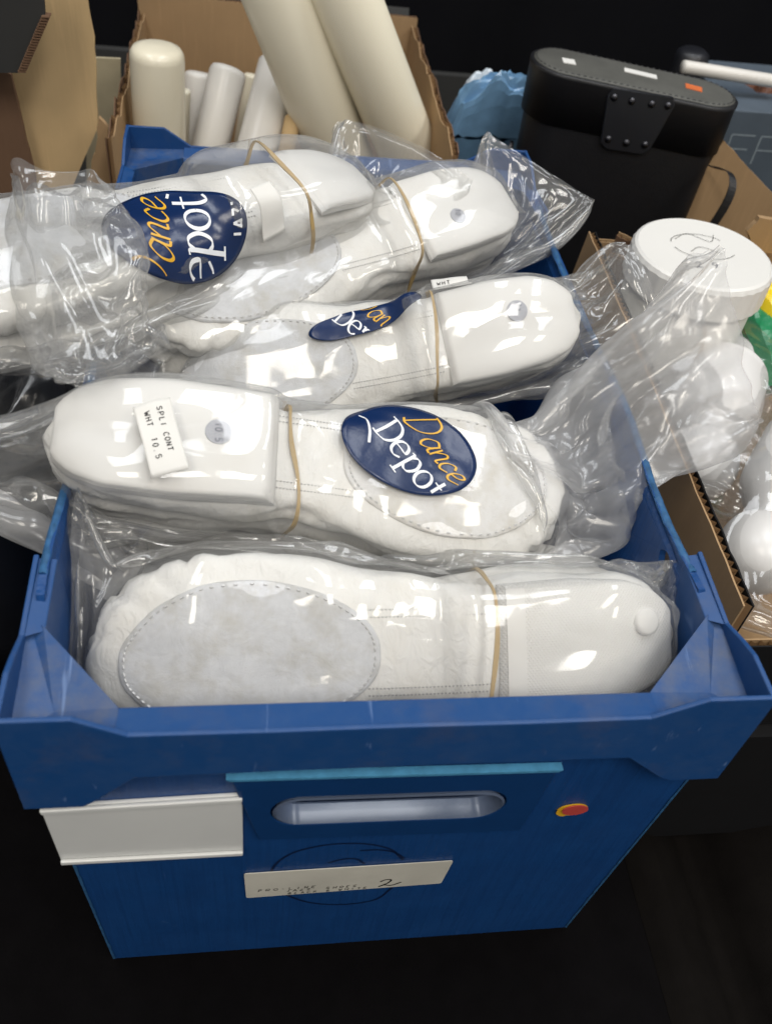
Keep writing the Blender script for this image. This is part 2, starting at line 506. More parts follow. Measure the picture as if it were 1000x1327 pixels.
def strokes_mesh(strokes, fn, width, lift=0.0, nib=None, res=10, smooth=True, clip=None):
    """strokes in 2D -> flat ribbons laid through fn(u, v, lift) -> 3D"""
    V, F = [], []
    for st in strokes:
        st = np.asarray(st, float)
        P = catmull(st, (len(st) - 1) * res + 1) if (smooth and len(st) > 2) else np.array([st[0] + (st[-1] - st[0]) * t for t in np.linspace(0, 1, 5)]) if len(st) == 2 else np.vstack([st[i] + (st[i + 1] - st[i]) * t for i in range(len(st) - 1) for t in np.linspace(0, 1, 4)])
        T = np.gradient(P, axis=0); ln = np.linalg.norm(T, axis=1)[:, None] + 1e-9; T = T / ln
        Nn = np.stack([-T[:, 1], T[:, 0]], 1)
        w = np.full(len(P), width)
        if clip is not None:
            w = np.where([clip(*p) for p in P], w, 0.0)
        if nib is not None:
            w = w * (.32 + .68 * np.abs(T[:, 0] * math.sin(nib) - T[:, 1] * math.cos(nib)))
        k = len(V)
        for p, q, ww in zip(P, Nn, w):
            V.append(fn(*(p + q * ww / 2), lift)); V.append(fn(*(p - q * ww / 2), lift))
        F += [(k + 2 * i, k + 2 * i + 1, k + 2 * i + 3, k + 2 * i + 2) for i in range(len(P) - 1) if w[i] > 0 and w[i + 1] > 0]
    return V, F


def ell(cx, cy, rx, ry, a0=0, a1=2 * math.pi, n=12):
    return [(cx + rx * math.cos(t), cy + ry * math.sin(t)) for t in np.linspace(a0, a1, n)]
PI = math.pi
CAPS = {
    'A': [[(0, 0), (.25, .72), (.5, 0)], [(.1, .26), (.4, .26)]], 'B': [[(.05, 0), (.05, .72), (.3, .7), (.38, .54), (.3, .38), (.05, .37)], [(.05, .37), (.34, .34), (.42, .18), (.32, .02), (.05, 0)]],
    'C': [ell(.27, .36, .25, .36, .7, 2 * PI - .7)], 'E': [[(.42, .72), (.05, .72), (.05, 0), (.42, 0)], [(.05, .38), (.36, .38)]],
    'F': [[(.42, .72), (.05, .72), (.05, 0)], [(.05, .38), (.36, .38)]], 'H': [[(.05, 0), (.05, .72)], [(.45, 0), (.45, .72)], [(.05, .37), (.45, .37)]],
    'I': [[(.2, 0), (.2, .72)]], 'J': [[(.35, .72), (.35, .14), (.22, 0), (.06, .06)]], 'K': [[(.05, 0), (.05, .72)], [(.42, .72), (.05, .32)], [(.16, .42), (.44, 0)]],
    'L': [[(.05, .72), (.05, 0), (.4, 0)]], 'N': [[(.05, 0), (.05, .72), (.45, 0), (.45, .72)]], 'O': [ell(.25, .36, .23, .36)],
    'P': [[(.05, 0), (.05, .72), (.32, .7), (.42, .54), (.32, .36), (.05, .34)]], 'R': [[(.05, 0), (.05, .72), (.32, .7), (.42, .54), (.32, .36), (.05, .34)], [(.2, .35), (.44, 0)]],
    'S': [[(.42, .62), (.25, .72), (.08, .6), (.12, .42), (.36, .32), (.42, .14), (.25, 0), (.05, .1)]], 'T': [[(0, .72), (.46, .72)], [(.23, .72), (.23, 0)]],
    'W': [[(0, .72), (.13, 0), (.27, .5), (.4, 0), (.54, .72)]], 'Z': [[(.03, .72), (.44, .72), (.03, 0), (.44, 0)]],
    '-': [[(.1, .34), (.36, .34)]], '.': [[(.12, .0), (.16, .05)]], '&': [[(.46, 0), (.12, .52), (.24, .72), (.34, .56), (.06, .18), (.2, 0), (.46, .3)]],
    '0': [ell(.22, .36, .19, .36)], '1': [[(.1, .58), (.24, .72), (.24, 0)]], '2': [[(.04, .56), (.2, .72), (.4, .58), (.3, .3), (.02, 0), (.2, .05), (.48, .03)]],
    '5': [[(.4, .72), (.1, .72), (.07, .4), (.28, .44), (.42, .24), (.26, 0), (.04, .08)]], '9': [[(.4, .5), (.24, .36), (.08, .5), (.2, .7), (.4, .6), (.38, .3), (.2, 0)]],
}
SHARP = set('AEFHIKLNTWZ-')
def write(text, size, x0=0, y0=0, gap=.6, slant=0.0, jit=0.0):
    out = []
    x = x0
    for ch in text:
        if ch != ' ':
            for st in CAPS[ch]:
                s2 = [(x + (p[0] + slant * p[1]) * size + random.uniform(-jit, jit), y0 + p[1] * size + random.uniform(-jit, jit)) for p in st]
                if ch in SHARP and len(s2) > 2:
                    out += [[s2[i], s2[i + 1]] for i in range(len(s2) - 1)]
                else: out.append(s2)
        x += gap * size
    return out

# paper label with handwriting, the marker ring under it
lab = [fuv(316, 1131), fuv(319, 1162), fuv(571, 1143), fuv(587, 1114)]
def round_poly(P, r, n=4):
    P = [np.array(p, float) for p in P]; out = []
    for i in range(len(P)):
        a, b, c = P[i - 1], P[i], P[(i + 1) % len(P)]
        p0, p2 = b + nrm(a - b) * r, b + nrm(c - b) * r
        out += [tuple((1 - t) ** 2 * p0 + 2 * t * (1 - t) * b + t * t * p2) for t in np.linspace(0, 1, n)]
    return out
V, F = slab(round_poly(lab, .0022), [], (FO + PN * .0011, FU, FV, PN), .0006)
label = fix_normals(mesh('paper_label', V, F, M['old_paper'], crate))
lu = nrm(np.array(lab[2]) - np.array(lab[1])); lv = np.array([-lu[1], lu[0]])
def on_label(u, v, l): q = np.array(lab[1]) + lu * u + lv * v; return FO + FU * q[0] + FV * q[1] + PN * (.0013 + l)
hw = write('PRO-LINE', .0050, .008, .0100, .98, .15, .0003) + write('JAZZ  SHOES', .0044, .026, .0062, .98, .15, .0003) + write('BLACK & WHITE', .0042, .027, .0014, .98, .15, .0003)
V, F = strokes_mesh(hw, on_label, .0006); mesh('handwriting', V, F, M['pencil'], label)
V, F = strokes_mesh([[(.0870, .0120), (.0905, .0148), (.0940, .0138), (.0920, .0085), (.0865, .0035), (.0900, .0055), (.0950, .0042), (.1010, .0085)]], on_label, .0011, .0001); mesh('number', V, F, M['black_ink'], label)
def on_front(u, v, l): return FO + FU * u + FV * v + PN * (.0004 + l)
mk = [fuv(*p) for p in [(522, 1114), (505, 1100), (470, 1093), (420, 1095), (375, 1107), (352, 1128), (360, 1152), (395, 1168), (440, 1172), (485, 1166), (508, 1150)]]
mk2 = [fuv(*p) for p in [(425, 1118), (445, 1113), (462, 1113), (472, 1119)]]
mk3 = [fuv(*p) for p in [(467, 1102), (490, 1101), (510, 1104), (524, 1112)]]
V, F = strokes_mesh([mk, mk2, mk3], on_front, .0016); mesh('marker_ring', V, F, M['dark_ink'], front)
# small red sticker with yellow edge
cu = fuv(742, 1048)
yl = [(cu[0] + .0088 * math.cos(t) * (1.12 if math.cos(t) < -.6 else 1), cu[1] + .0074 * math.sin(t) - (.002 if math.cos(t) < -.4 and math.sin(t) < 0 else 0)) for t in np.linspace(0, 2 * PI, 28)[:-1]]
V, F = slab(yl, [], (FO + PN * .0010, FU, FV, PN), .0006)
dot = fix_normals(mesh('round_sticker', V, F, M['yellow'], crate))
rl = [(cu[0] + .0008 + .0079 * math.cos(t), cu[1] + .0008 + .0062 * math.sin(t)) for t in np.linspace(0, 2 * PI, 28)[:-1]]
V, F = slab(rl, [], (FO + PN * .0018, FU, FV, PN), .0006)
fix_normals(mesh('red_spot', V, F, M['red'], dot))

# other walls of the body
V, F = slab(outer, [stadium((-.05, -.03), (.05, -.03), hr)], (np.array([0, D - YB - .004, ZR]), FU, nrm([0, -.018, 1.]), np.array([0, 1., 0])), .004)
fix_normals(mesh('back_panel', V, F, M['panel'], crate))
ZS = .344
def side_panel(s, name, hole):
    ny = 90; top = []
    for i in range(ny):
        y = YB + .004 + (D - 2 * YB - .008) * i / (ny - 1)
        z = ZS + .0016 * math.sin(y * 34 + s) + .0012 * noise.noise((y * 60, s, 0))
        if y < .07 or y > D - .07: z = ZS - .012
        top.append((y, z))
    lo = [(D - YB - .008, 0.0), (YB + .008, 0.0)]
    hs = []
    if hole is not None:
        hs = [[(hole[0] + .0065 * math.cos(t) * (1 + .3 * math.sin(3 * t)), hole[1] + .009 * math.sin(t)) for t in np.linspace(0, 2 * PI, 16)[:-1]]]
    x = s * XB
    V, F = slab(top + lo, hs, (np.array([x, 0, 0]), np.array([0, 1., 0]), np.array([0, 0, 1.]), np.array([s * 1., 0, 0])), .004)
    bend = []
    for p in V:
        p = np.array(p); g = p[2] / ZS
        p[0] += s * (-.0045 * (1 - g)) + s * .0025 * g * math.sin(p[1] * 26 + s)
        bend.append(p)
    o = fix_normals(mesh(name, bend, F, M['panel'], crate))
    e = MB()                              # pale torn top edge
    ev = []
    for (y, z) in top[12:-12]:
        xx = x + s * .0025 * math.sin(y * 26 + s)
        j1, j2 = noise.noise((y * 70, 3, s)), noise.noise((y * 190, 8, s)); ev.append([(xx + s * .0004, y, z - .0006), (xx + s * .0003, y, z + .0005 + .0006 * j2), (xx - s * (.0020 + .0008 * j1), y, z + .0012 + .0016 * j1 + .0008 * j2), (xx - s * (.0042 + .0006 * j2), y, z - .0004 - .0022 * abs(j1))])
    for i in range(len(ev) - 1):
        e.add(ev[i] + ev[i + 1], [(j, j + 1, 4 + j + 1, 4 + j) for j in range(3)])
    e.build('top_edge', M['ltblue'], o, True)
h3 = at(862, 730, x=XB - .004)
side_panel(1, 'side_panel', (h3[1], h3[2])); side_panel(-1, 'side_panel', None)
MB().box((-XB + .005, YB + .008, .001), (XB - .005, D - YB - .012, .005)).build('base_panel', M['panel'], crate)


def end_rim(front_end):
    """moulded rim: outer wall with raised ears, sloping ledge, corner floors and posts down the sides"""
    Y = (lambda y: y) if front_end else (lambda y: D - y)
    xs = [-XO, -XO + .028, -.150, -.1275, -.06, 0, .06, .1225, .148, XO - .028, XO]
    ztop = [ZE, ZE, ZE, ZM, ZM - .0006, ZM, ZM - .0006, ZM, ZE, ZE, ZE]
    zlow = [ZR, ZR, .276, .300, .301, .301, .301, .300, .276, ZR, ZR]
    b = MB(); th = .0028
    # outer wall
    for i in range(len(xs) - 1):
        q = []
        for k in (i, i + 1):
            bul = .0022 * max(0, 1 - abs(xs[k]) / .2)
            q += [(xs[k], Y(YO), ztop[k]), (xs[k], Y(YO - .001), zlow[k]), (xs[k], Y(YO + th), ztop[k]), (xs[k], Y(YO + th), zlow[k])]
        b.add(q, [(0, 4, 5, 1), (2, 3, 7, 6), (0, 2, 6, 4), (1, 5, 7, 3)])
    # ledge between the corners
    zi = ZM - .004
    xl = np.linspace(-.1335, .1285, 14)
    L = []
    for x in xl: L += [(x, Y(YO + th - .0005), ZM - .0012), (x, Y(.0135), zi), (x, Y(.0155), zi - .004), (x, Y(.0150), zi - .022)]
    b.add(L, [(4 * i + j, 4 * i + 4 + j, 4 * i + 5 + j, 4 * i + 1 + j) for i in range(len(xl) - 1) for j in range(3)])
    wall = b.build('end_rim' , M['rim'], crate)
    bevel(wall, .0008, 2, .5)
    for s in (-1, 1):
        c = MB()
        ex = .1335 if s < 0 else .1285
        zf = ZM - .003
        # corner floor (dusty gusset), slightly dished
        P = [(s * ex, Y(YO + th), zf), (s * (XO - th), Y(YO + th), zf - .002), (s * (XO - th), Y(.062), zf + .004), (s * (XO - .0105), Y(.056), zf + .006), (s * ex, Y(.0135), zf - .001), (s * (XO - .02), Y(.014), zf - .004)]
        c.add(P, [(0, 1, 5), (1, 2, 5), (2, 3, 5), (3, 4, 5), (4, 0, 5)])
        # inner lip of the gusset, going down
        c.add([P[3], P[4], (P[4][0], P[4][1], P[4][2] - .03), (P[3][0], P[3][1], P[3][2] - .03)], [(0, 1, 2, 3)])
        g = c.build('corner_gusset', M['rim_d'], crate)
        # side ear and post
        e = MB()
        yy = [YO, .022, .034, .047, .098]
        zz = [ZE, ZE, ZE - .004, ZE - .012, ZE - .006]
        zl = [ZR, ZR, .278, .29, .30]
        yy[3] = .05; zz[3] = ZM + .004; zz[4] = ZM + .008
        for i in range(4):
            q = []
            for k in (i, i + 1):
                q += [(s * XO, Y(yy[k]), zz[k]), (s * XO, Y(yy[k]), zl[k]), (s * (XO - th), Y(yy[k]), zz[k]), (s * (XO - th), Y(yy[k]), zl[k])]
            e.add(q, [(0, 4, 5, 1), (2, 3, 7, 6), (0, 2, 6, 4), (1, 5, 7, 3)] + ([(4, 6, 7, 5)] if i == 3 else []))
        # inner strip of the post
        e.add([(s * (XO - th), Y(.050), ZM + .003), (s * (XO - th), Y(.097), ZM + .006), (s * (XO - .0115), Y(.097), ZM + .005), (s * (XO - .0115), Y(.054), ZM + .002),
               (s * (XO - .0115), Y(.097), ZM - .05), (s * (XO - .0115), Y(.054), ZM - .05)], [(0, 1, 2, 3), (3, 2, 4, 5)])
        bevel(e.build('corner_post', M['rim'], crate), .0007, 2, .5)
end_rim(True); end_rim(False)

# ------------------------------------------------------------------ jazz shoe (x: heel -> toe, z: out of the sole)
LS = .330
_T = np.array([0, .02, .05, .10, .20, .32, .42, .52, .62, .72, .81, .89, .945, .98, 1.0])
_H = np.array([0.006, .0190, .0275, .0335, .0365, .0355, .0345, .0395, .0465, .0510, .0510, .0455, .0360, .0235, .006])
_C = np.array([0, 0, 0, 0, 0, .0005, .001, .000, -.001, -.002, -.002, 0, .002, .003, .0035])
_CP = np.polyfit(_T, _C, 5)
def s_hw(t): return np.interp(t, np.linspace(0, 1, 200), _HS)
from_t = np.linspace(0, 1, 200)
_HS = np.interp(from_t, _T, _H)
for _ in range(2):
    _HS[2:-2] = (_HS[1:-3] + _HS[2:-2] * 2 + _HS[3:-1]) / 4
def s_yc(t): return np.polyval(_CP, t)
def s_end(t):                         # 1 in the middle, falling to the ends
    return (1 - np.clip(np.abs(t - .5) / .5, 0, 1) ** 9) ** .45
def s_dims(t):
    h0 = np.interp(t, [0, .15, .4, .7, 1], [.036, .036, .034, .034, .031])
    e = s_end(t)
    rk = .011 * np.clip((.22 - t) / .22, 0, 1) ** 2 + .010 * np.clip((t - .74) / .26, 0, 1) ** 2      # heel and toe rise off the ground line
    top = -.006 * (1 - e) - rk
    bot = -h0 + .014 * (1 - e) - rk * .35
    w = s_hw(t) * 1.06
    return w, top, bot
SE = 3.0
def s_top(t, y):
    """height of the sole side at (t, y)"""
    w, top, bot = s_dims(t)
    q = np.clip(np.abs((y - s_yc(t)) / w), 0, .999)
    c, h = (top + bot) / 2, (top - bot) / 2
    return c + h * (1 - q ** SE) ** (1 / SE)


def upper_mesh(seed):
    nt, nv = 76, 56
    rows = []
    ts = .5 - .5 * np.cos(np.linspace(.03, PI - .03, nt)); ts = .35 * ts + .65 * np.linspace(ts[0], ts[-1], nt)
    for t in ts:
        w, top, bot = s_dims(t); c, h = (top + bot) / 2, (top - bot) / 2
        for j in range(nv):
            a = 2 * PI * j / nv
            ca, sa = math.cos(a), math.sin(a)
            y = w * math.copysign(abs(ca) ** (2 / SE), ca); z = c + h * math.copysign(abs(sa) ** (2 / SE), sa)
            nx = (t - .5) * 2; nx = math.copysign(abs(nx) ** 9, nx)
            p = np.array([t * LS, s_yc(t) + y, z])
            side = 1 - max(0, sa) ** 3
            d = 0.0
            if t > .70:                # gathers round the toe
                th = math.atan2(p[1], p[0] - .235)
                g = min(1, (t - .70) / .14) * max(0, 1 - (th / 1.25) ** 2) ** .5 if abs(th) < 1.25 else 0
                d += -.0048 * g * side * max(0, math.sin(th * 25 + 1.6 * noise.noise((th * 3, z * 30, seed)) + seed)) ** 2.2
            d += .0044 * side * noise.noise((p[0] * 26, p[1] * 14 + seed * 5, z * 40))
            d += -.0036 * side * max(0, noise.noise((p[0] * 30 + 9, seed * 3, z * 130))) * 2
            if t < .12: d += -.0016 * side * max(0, math.sin(z * 520 + seed)) ** 2     # folds of the squashed heel counter
            n3 = nrm([nx * .8, ca, sa])
            rows.append(p + n3 * d)
    F = [(i * nv + j, i * nv + (j + 1) % nv, (i + 1) * nv + (j + 1) % nv, (i + 1) * nv + j) for i in range(nt - 1) for j in range(nv)]
    k = len(rows)
    for i, flip in ((0, 1), (nt - 1, 0)):
        r = np.mean(rows[i * nv:(i + 1) * nv], axis=0); r[0] += -.003 if flip else .003
        rows.append(r)
    F += [(k, (j + 1) % nv, j) for j in range(nv)] + [(k + 1, (nt - 1) * nv + j, (nt - 1) * nv + (j + 1) % nv) for j in range(nv)]
    me = bpy.data.meshes.new('upper')
    me.from_pydata([tuple(map(float, p)) for p in rows], [], F)
    bm = bmesh.new(); bm.from_mesh(me); bmesh.ops.recalc_face_normals(bm, faces=bm.faces); bm.to_mesh(me); bm.free()
    me.polygons.foreach_set('use_smooth', [True] * len(me.polygons))
    me.materials.append(M['leather'])
    return me


def rings_mesh(name, rings, mat, centre=True, cap=True):
    n = len(rings[0]); V = [tuple(map(float, p)) for r in rings for p in r]
    F = [(i * n + j, i * n + (j + 1) % n, (i + 1) * n + (j + 1) % n, (i + 1) * n + j) for i in range(len(rings) - 1) for j in range(n)]
    if centre:
        V.append(tuple(np.mean(rings[-1], axis=0).astype(float))); k = len(V) - 1; m = (len(rings) - 1) * n
        F += [(m + j, m + (j + 1) % n, k) for j in range(n)]
    if cap: F.append(tuple(range(n))[::-1])
    me = bpy.data.meshes.new(name); me.from_pydata(V, [], F)
    bm = bmesh.new(); bm.from_mesh(me); bmesh.ops.recalc_face_normals(bm, faces=bm.faces); bm.to_mesh(me); bm.free()
    me.polygons.foreach_set('use_smooth', [True] * len(me.polygons))
    me.materials.append(mat)
    return me


def pad_ring(k, n=72):
    out = []
    for a in np.linspace(0, 2 * PI, n, endpoint=False):
        ca, sa = math.cos(a), math.sin(a)
        t = .735 + .212 * k * math.copysign(abs(ca) ** .86, ca)
        t0 = .735 + .212 * math.copysign(abs(ca) ** .86, ca)
        y = s_yc(t) + k * .80 * s_hw(np.clip(t0, 0, .93)) * math.copysign(abs(sa) ** .80, sa)
        out.append((t, y))
    return out
def pad_mesh(mat):
    R = []
    for k, dz in ((1.0, -.001), (1.0, .0012), (.985, .0020), (.93, .0022), (.8, .0020), (.55, .0022), (.3, .0024)):
        R.append([np.array([t * LS, y, s_top(t, y) + dz + .0022 * noise.noise((t * 11, y * 42, 2)) * (k < .9)]) for t, y in pad_ring(k)])
    return rings_mesh('forefoot_sole', R, mat)
def heel_ring(k, tb, n=20):
    """D-shaped heel outline, breast edge at tb"""
    pts = []
    ts = (1 - np.cos(np.linspace(0, PI / 2, n)))
    for i in range(n):
        t = .012 + (tb - .012) * ts[n - 1 - i]; w = s_hw(t) * k
        pts.append((t + (1 - k) * .06 * (1 - t / tb), s_yc(t) + w))
    for i in range(1, n):
        t = .012 + (tb - .012) * ts[i]; w = s_hw(t) * k
        pts.append((t + (1 - k) * .06 * (1 - t / tb), s_yc(t) - w))
    m = 8
    yb0, yb1 = pts[-1][1], pts[0][1]
    for i in range(1, m):
        pts.append((tb, yb0 + (yb1 - yb0) * i / m))
    return pts
HH = .0050
def heel_z(t, y, h): return float(s_top(t, s_yc(t) + (y - s_yc(t)) * .74)) + h
def heel_mesh(mat, b=.325, sl=.012, HH=HH):
    R = []
    for k, tb, dz in ((.995, b, -.0015), (.99, b, .0006), (.988, b - sl * .3, HH * .42), (.970, b - sl * .36, HH * .45), (.970, b - sl * .4, HH * .55), (.987, b - sl * .42, HH * .58), (.978, b - sl * .8, HH - .0007), (.960, b - sl, HH), (.90, b - sl - .008, HH + .0003), (.75, b - sl - .03, HH + .0004), (.5, b - sl - .06, HH + .0004), (.25, b - sl - .09, HH + .0004)):
        R.append([np.array([t * LS, y, heel_z(t, y, dz)]) for t, y in heel_ring(k, tb)])
    me = rings_mesh('heel_block', R, mat); me.set_sharp_from_angle(angle=.9); return me
def stitch_mesh(pts_dirs, size, name, mat):
    b = MB()
    for (p, d, nn) in pts_dirs:
        d = nrm(d); s = nrm(np.cross(nn, d)); nn = nrm(nn)
        a, w, h = size
        q = []
        for (x, y, z) in ((-a, 0, -.0003), (-a * .5, -w, 0), (a * .5, -w, 0), (a, 0, -.0003), (a * .5, w, 0), (-a * .5, w, 0), (-a * .4, 0, h), (a * .4, 0, h)):
            q.append(p + d * x + s * y + nn * z)
        b.add(q, [(0, 1, 6), (1, 2, 7, 6), (2, 3, 7), (3, 4, 7), (4, 5, 6, 7), (5, 0, 6)])
    me = bpy.data.meshes.new(name); me.from_pydata([tuple(map(float, v)) for v in b.v], [], b.f); me.materials.append(mat)
    return me
def shank_rows():
    out = []
    for yy in (.0235, .0195, -.0195, -.0235):
        for x in np.arange(.112, .180, .0021):
            t = x / LS; y = s_yc(t) + yy
            out.append((np.array([x, y, s_top(t, y) + .0002]), np.array([1., 0, 0]), np.array([0, 0, 1.])))
    return out
def pad_rows():
    R = pad_ring(.955, 150); out = []
    for i in range(0, 150, 2):
        (t, y), (t2, y2) = R[i], R[(i + 1) % 150]
        p = np.array([t * LS, y, s_top(t, y) + .0024]); d = np.array([(t2 - t) * LS, y2 - y, 0])
        out.append((p, d, np.array([0, 0, 1.])))
    return out

UP = [upper_mesh(0), upper_mesh(3)]
PAD = pad_mesh(M['suede']); PAD_W = pad_mesh(M['suede_w']); HEEL = heel_mesh(M['heel']); HEEL_S = heel_mesh(M['heel'], .20, .03, .0035); HEEL_L = heel_mesh(M['heel'], .40, .022, .0080); HEEL_D = heel_mesh(M['heel_d'])
ST_S = stitch_mesh(shank_rows(), (.0007, .0004, .0004), 'shank_stitching', M['stitch'])
ST_P = stitch_mesh(pad_rows(), (.0014, .0006, .0009), 'edge_stitching', M['thread'])

# distance field of one shoe, for wrapping film and bands round a pair
def build_sdf():
    trees = [BVHTree.FromPolygons([v.co.copy() for v in me.vertices], [tuple(p.vertices) for p in me.polygons]) for me in (UP[0], UP[1], HEEL_L)]
    lo, hi, st = np.array([-.02, -.075, -.055]), np.array([.352, .075, .032]), .0042
    n = np.ceil((hi - lo) / st).astype(int) + 1
    G = np.zeros(n, np.float32)
    for i in range(n[0]):
        for j in range(n[1]):
            for k in range(n[2]):
                p = Vector(lo + st * np.array([i, j, k]))
                best = 9
                for tree, deep in zip(trees, (.019, .019, .006)):
                    c, nn, _, d = tree.find_nearest(p)
                    best = min(best, d if (d > deep or (p - c).dot(nn) > 0) else -d)
                G[i, j, k] = best
    return G, lo.astype(np.float32), st, np.stack(np.gradient(G, st), -1).astype(np.float32)
SDF = build_sdf()
def sdf1(P):
    G, lo, st, GG = SDF
    q = (P - lo) / st
    mx = np.array(G.shape, np.float32) - 1.001
    qc = np.clip(q, 0, mx)
    ext = np.linalg.norm((q - qc), axis=-1) * st
    i = qc.astype(int); f = (qc - i)
    d = 0; g = 0
    for a in (0, 1):
        for b in (0, 1):
            for c in (0, 1):
                w = (f[..., 0] if a else 1 - f[..., 0]) * (f[..., 1] if b else 1 - f[..., 1]) * (f[..., 2] if c else 1 - f[..., 2])
                d = d + w * G[i[..., 0] + a, i[..., 1] + b, i[..., 2] + c]
                g = g + w[..., None] * GG[i[..., 0] + a, i[..., 1] + b, i[..., 2] + c]
    g = g / (np.linalg.norm(g, axis=-1, keepdims=True) + 1e-6)
    return d + ext, g


OFF = np.array([.004, 0, -.060], np.float32)
def bake_pair():
    lo, hi, st = np.array([-.025, -.08, -.100], np.float32), np.array([.365, .08, .036], np.float32), .004
    n = np.ceil((hi - lo) / st).astype(int) + 1
    I = np.stack(np.meshgrid(*[np.arange(k) for k in n], indexing='ij'), -1).astype(np.float32) * st + lo
    d1, _ = sdf1(I)
    d2, _ = sdf1((I - OFF) * np.array([1, -1, -1], np.float32))
    # the two uppers press together: no way in between
    d3, _ = sdf1((I - OFF * .5) * np.array([1, 1, .55], np.float32) - np.array([0, 0, .017], np.float32))
    G = np.minimum(np.minimum(d1, d2), d3).astype(np.float32)
    g = np.stack(np.gradient(G, st), -1).astype(np.float32)
    return G, lo, st, g / (np.linalg.norm(g, axis=-1, keepdims=True) + 1e-6)
PAIR = bake_pair()
def pair_sdf(P):
    G, lo, st, GG = PAIR
    q = (np.asarray(P, np.float32) - lo) / st
    mx = np.array(G.shape, np.float32) - 1.001
    qc = np.clip(q, 0, mx)
    ext = np.sqrt(((q - qc) ** 2).sum(-1)) * st
    i = qc.astype(np.int32); f = qc - i
    ny, nz = G.shape[1], G.shape[2]
    b = (i[..., 0] * ny + i[..., 1]) * nz + i[..., 2]
    g = G.ravel(); fx, fy, fz = f[..., 0], f[..., 1], f[..., 2]
    def lz(o): a = g[b + o]; return a + (g[b + o + 1] - a) * fz
    def ly(o): a = lz(o); return a + (lz(o + nz) - a) * fy
    a = ly(0); d = a + (ly(ny * nz) - a) * fx
    r = np.rint(qc).astype(np.int32)
    return (d + ext).astype(np.float32), GG[r[..., 0], r[..., 1], r[..., 2]]


class Pack:
    """a pair of shoes sole out, in its own frame"""
    def __init__(s, heel, toe, normal, off=(.004, 0, -.060), k=1.0):
        heel, toe = np.asarray(heel, float), np.asarray(toe, float)
        ex = nrm(toe - heel); ez = np.asarray(normal, float); ez = nrm(ez - ex * (ez @ ex)); ey = np.cross(ez, ex)
        s.R = np.stack([ex, ey, ez], 1); s.o = heel; s.k = k
        s.mw = Matrix([[*(s.R[r] * k), heel[r]] for r in range(3)] + [[0, 0, 0, 1]])
        s.off = np.array(off, np.float32)
    def loc(s, w): return (np.asarray(w, float) - s.o) @ s.R / s.k
    def wld(s, p): return np.asarray(p, float) @ s.R.T * s.k + s.o
    def sdf(s, P): return pair_sdf(P)
    def mw2(s): return s.mw @ Matrix.Translation(Vector(s.off)) @ Matrix.Rotation(PI, 4, 'X')


def shoe(mw, label, var=0, heel=None, pad=None, group='white jazz shoes in the blue crate'):
    r = empty('jazz_shoe', mw)
    tag(r, label, 'shoe', group)
    link('upper', UP[var], None, r)
    link('forefoot_sole', pad or PAD, None, r)
    h = link('heel_block', heel or HEEL, None, r)
    for nm, me in (('shank_stitching', ST_S), ('edge_stitching', ST_P)):
        tag(link(nm, me, None, r), kind='stuff')
    return r, h


def heel_surf(h): return HH - .0003
def size_dot(parent, x, y, text, rot, r=.0078, h=HH):
    zz = lambda a, b: heel_z(a / LS, b, h + .0010)
    V = [(x + r * math.cos(t), y + r * math.sin(t)) for t in np.linspace(0, 2 * PI, 25)[:-1]]
    V2 = [(a, b, zz(a, b) - .0012) for a, b in V]; V = [(a, b, zz(a, b)) for a, b in V]
    n = 24
    o = fix_normals(mesh('size_sticker', V + V2, [tuple(range(n))] + [(i, (i + 1) % n, n + (i + 1) % n, n + i) for i in range(n)], M['grey_dot'], parent))
    ca, sa = math.cos(rot), math.sin(rot)
    st = write(text, .0055, -.0055, -.002, .58)
    fn = lambda u, v, l: np.array([x + u * ca - v * sa, y + u * sa + v * ca, zz(x + u * ca - v * sa, y + u * sa + v * ca) + .0003])
    V, F = strokes_mesh(st, fn, .0005); mesh('size_print', V, F, M['dark_ink'], o)
    return o


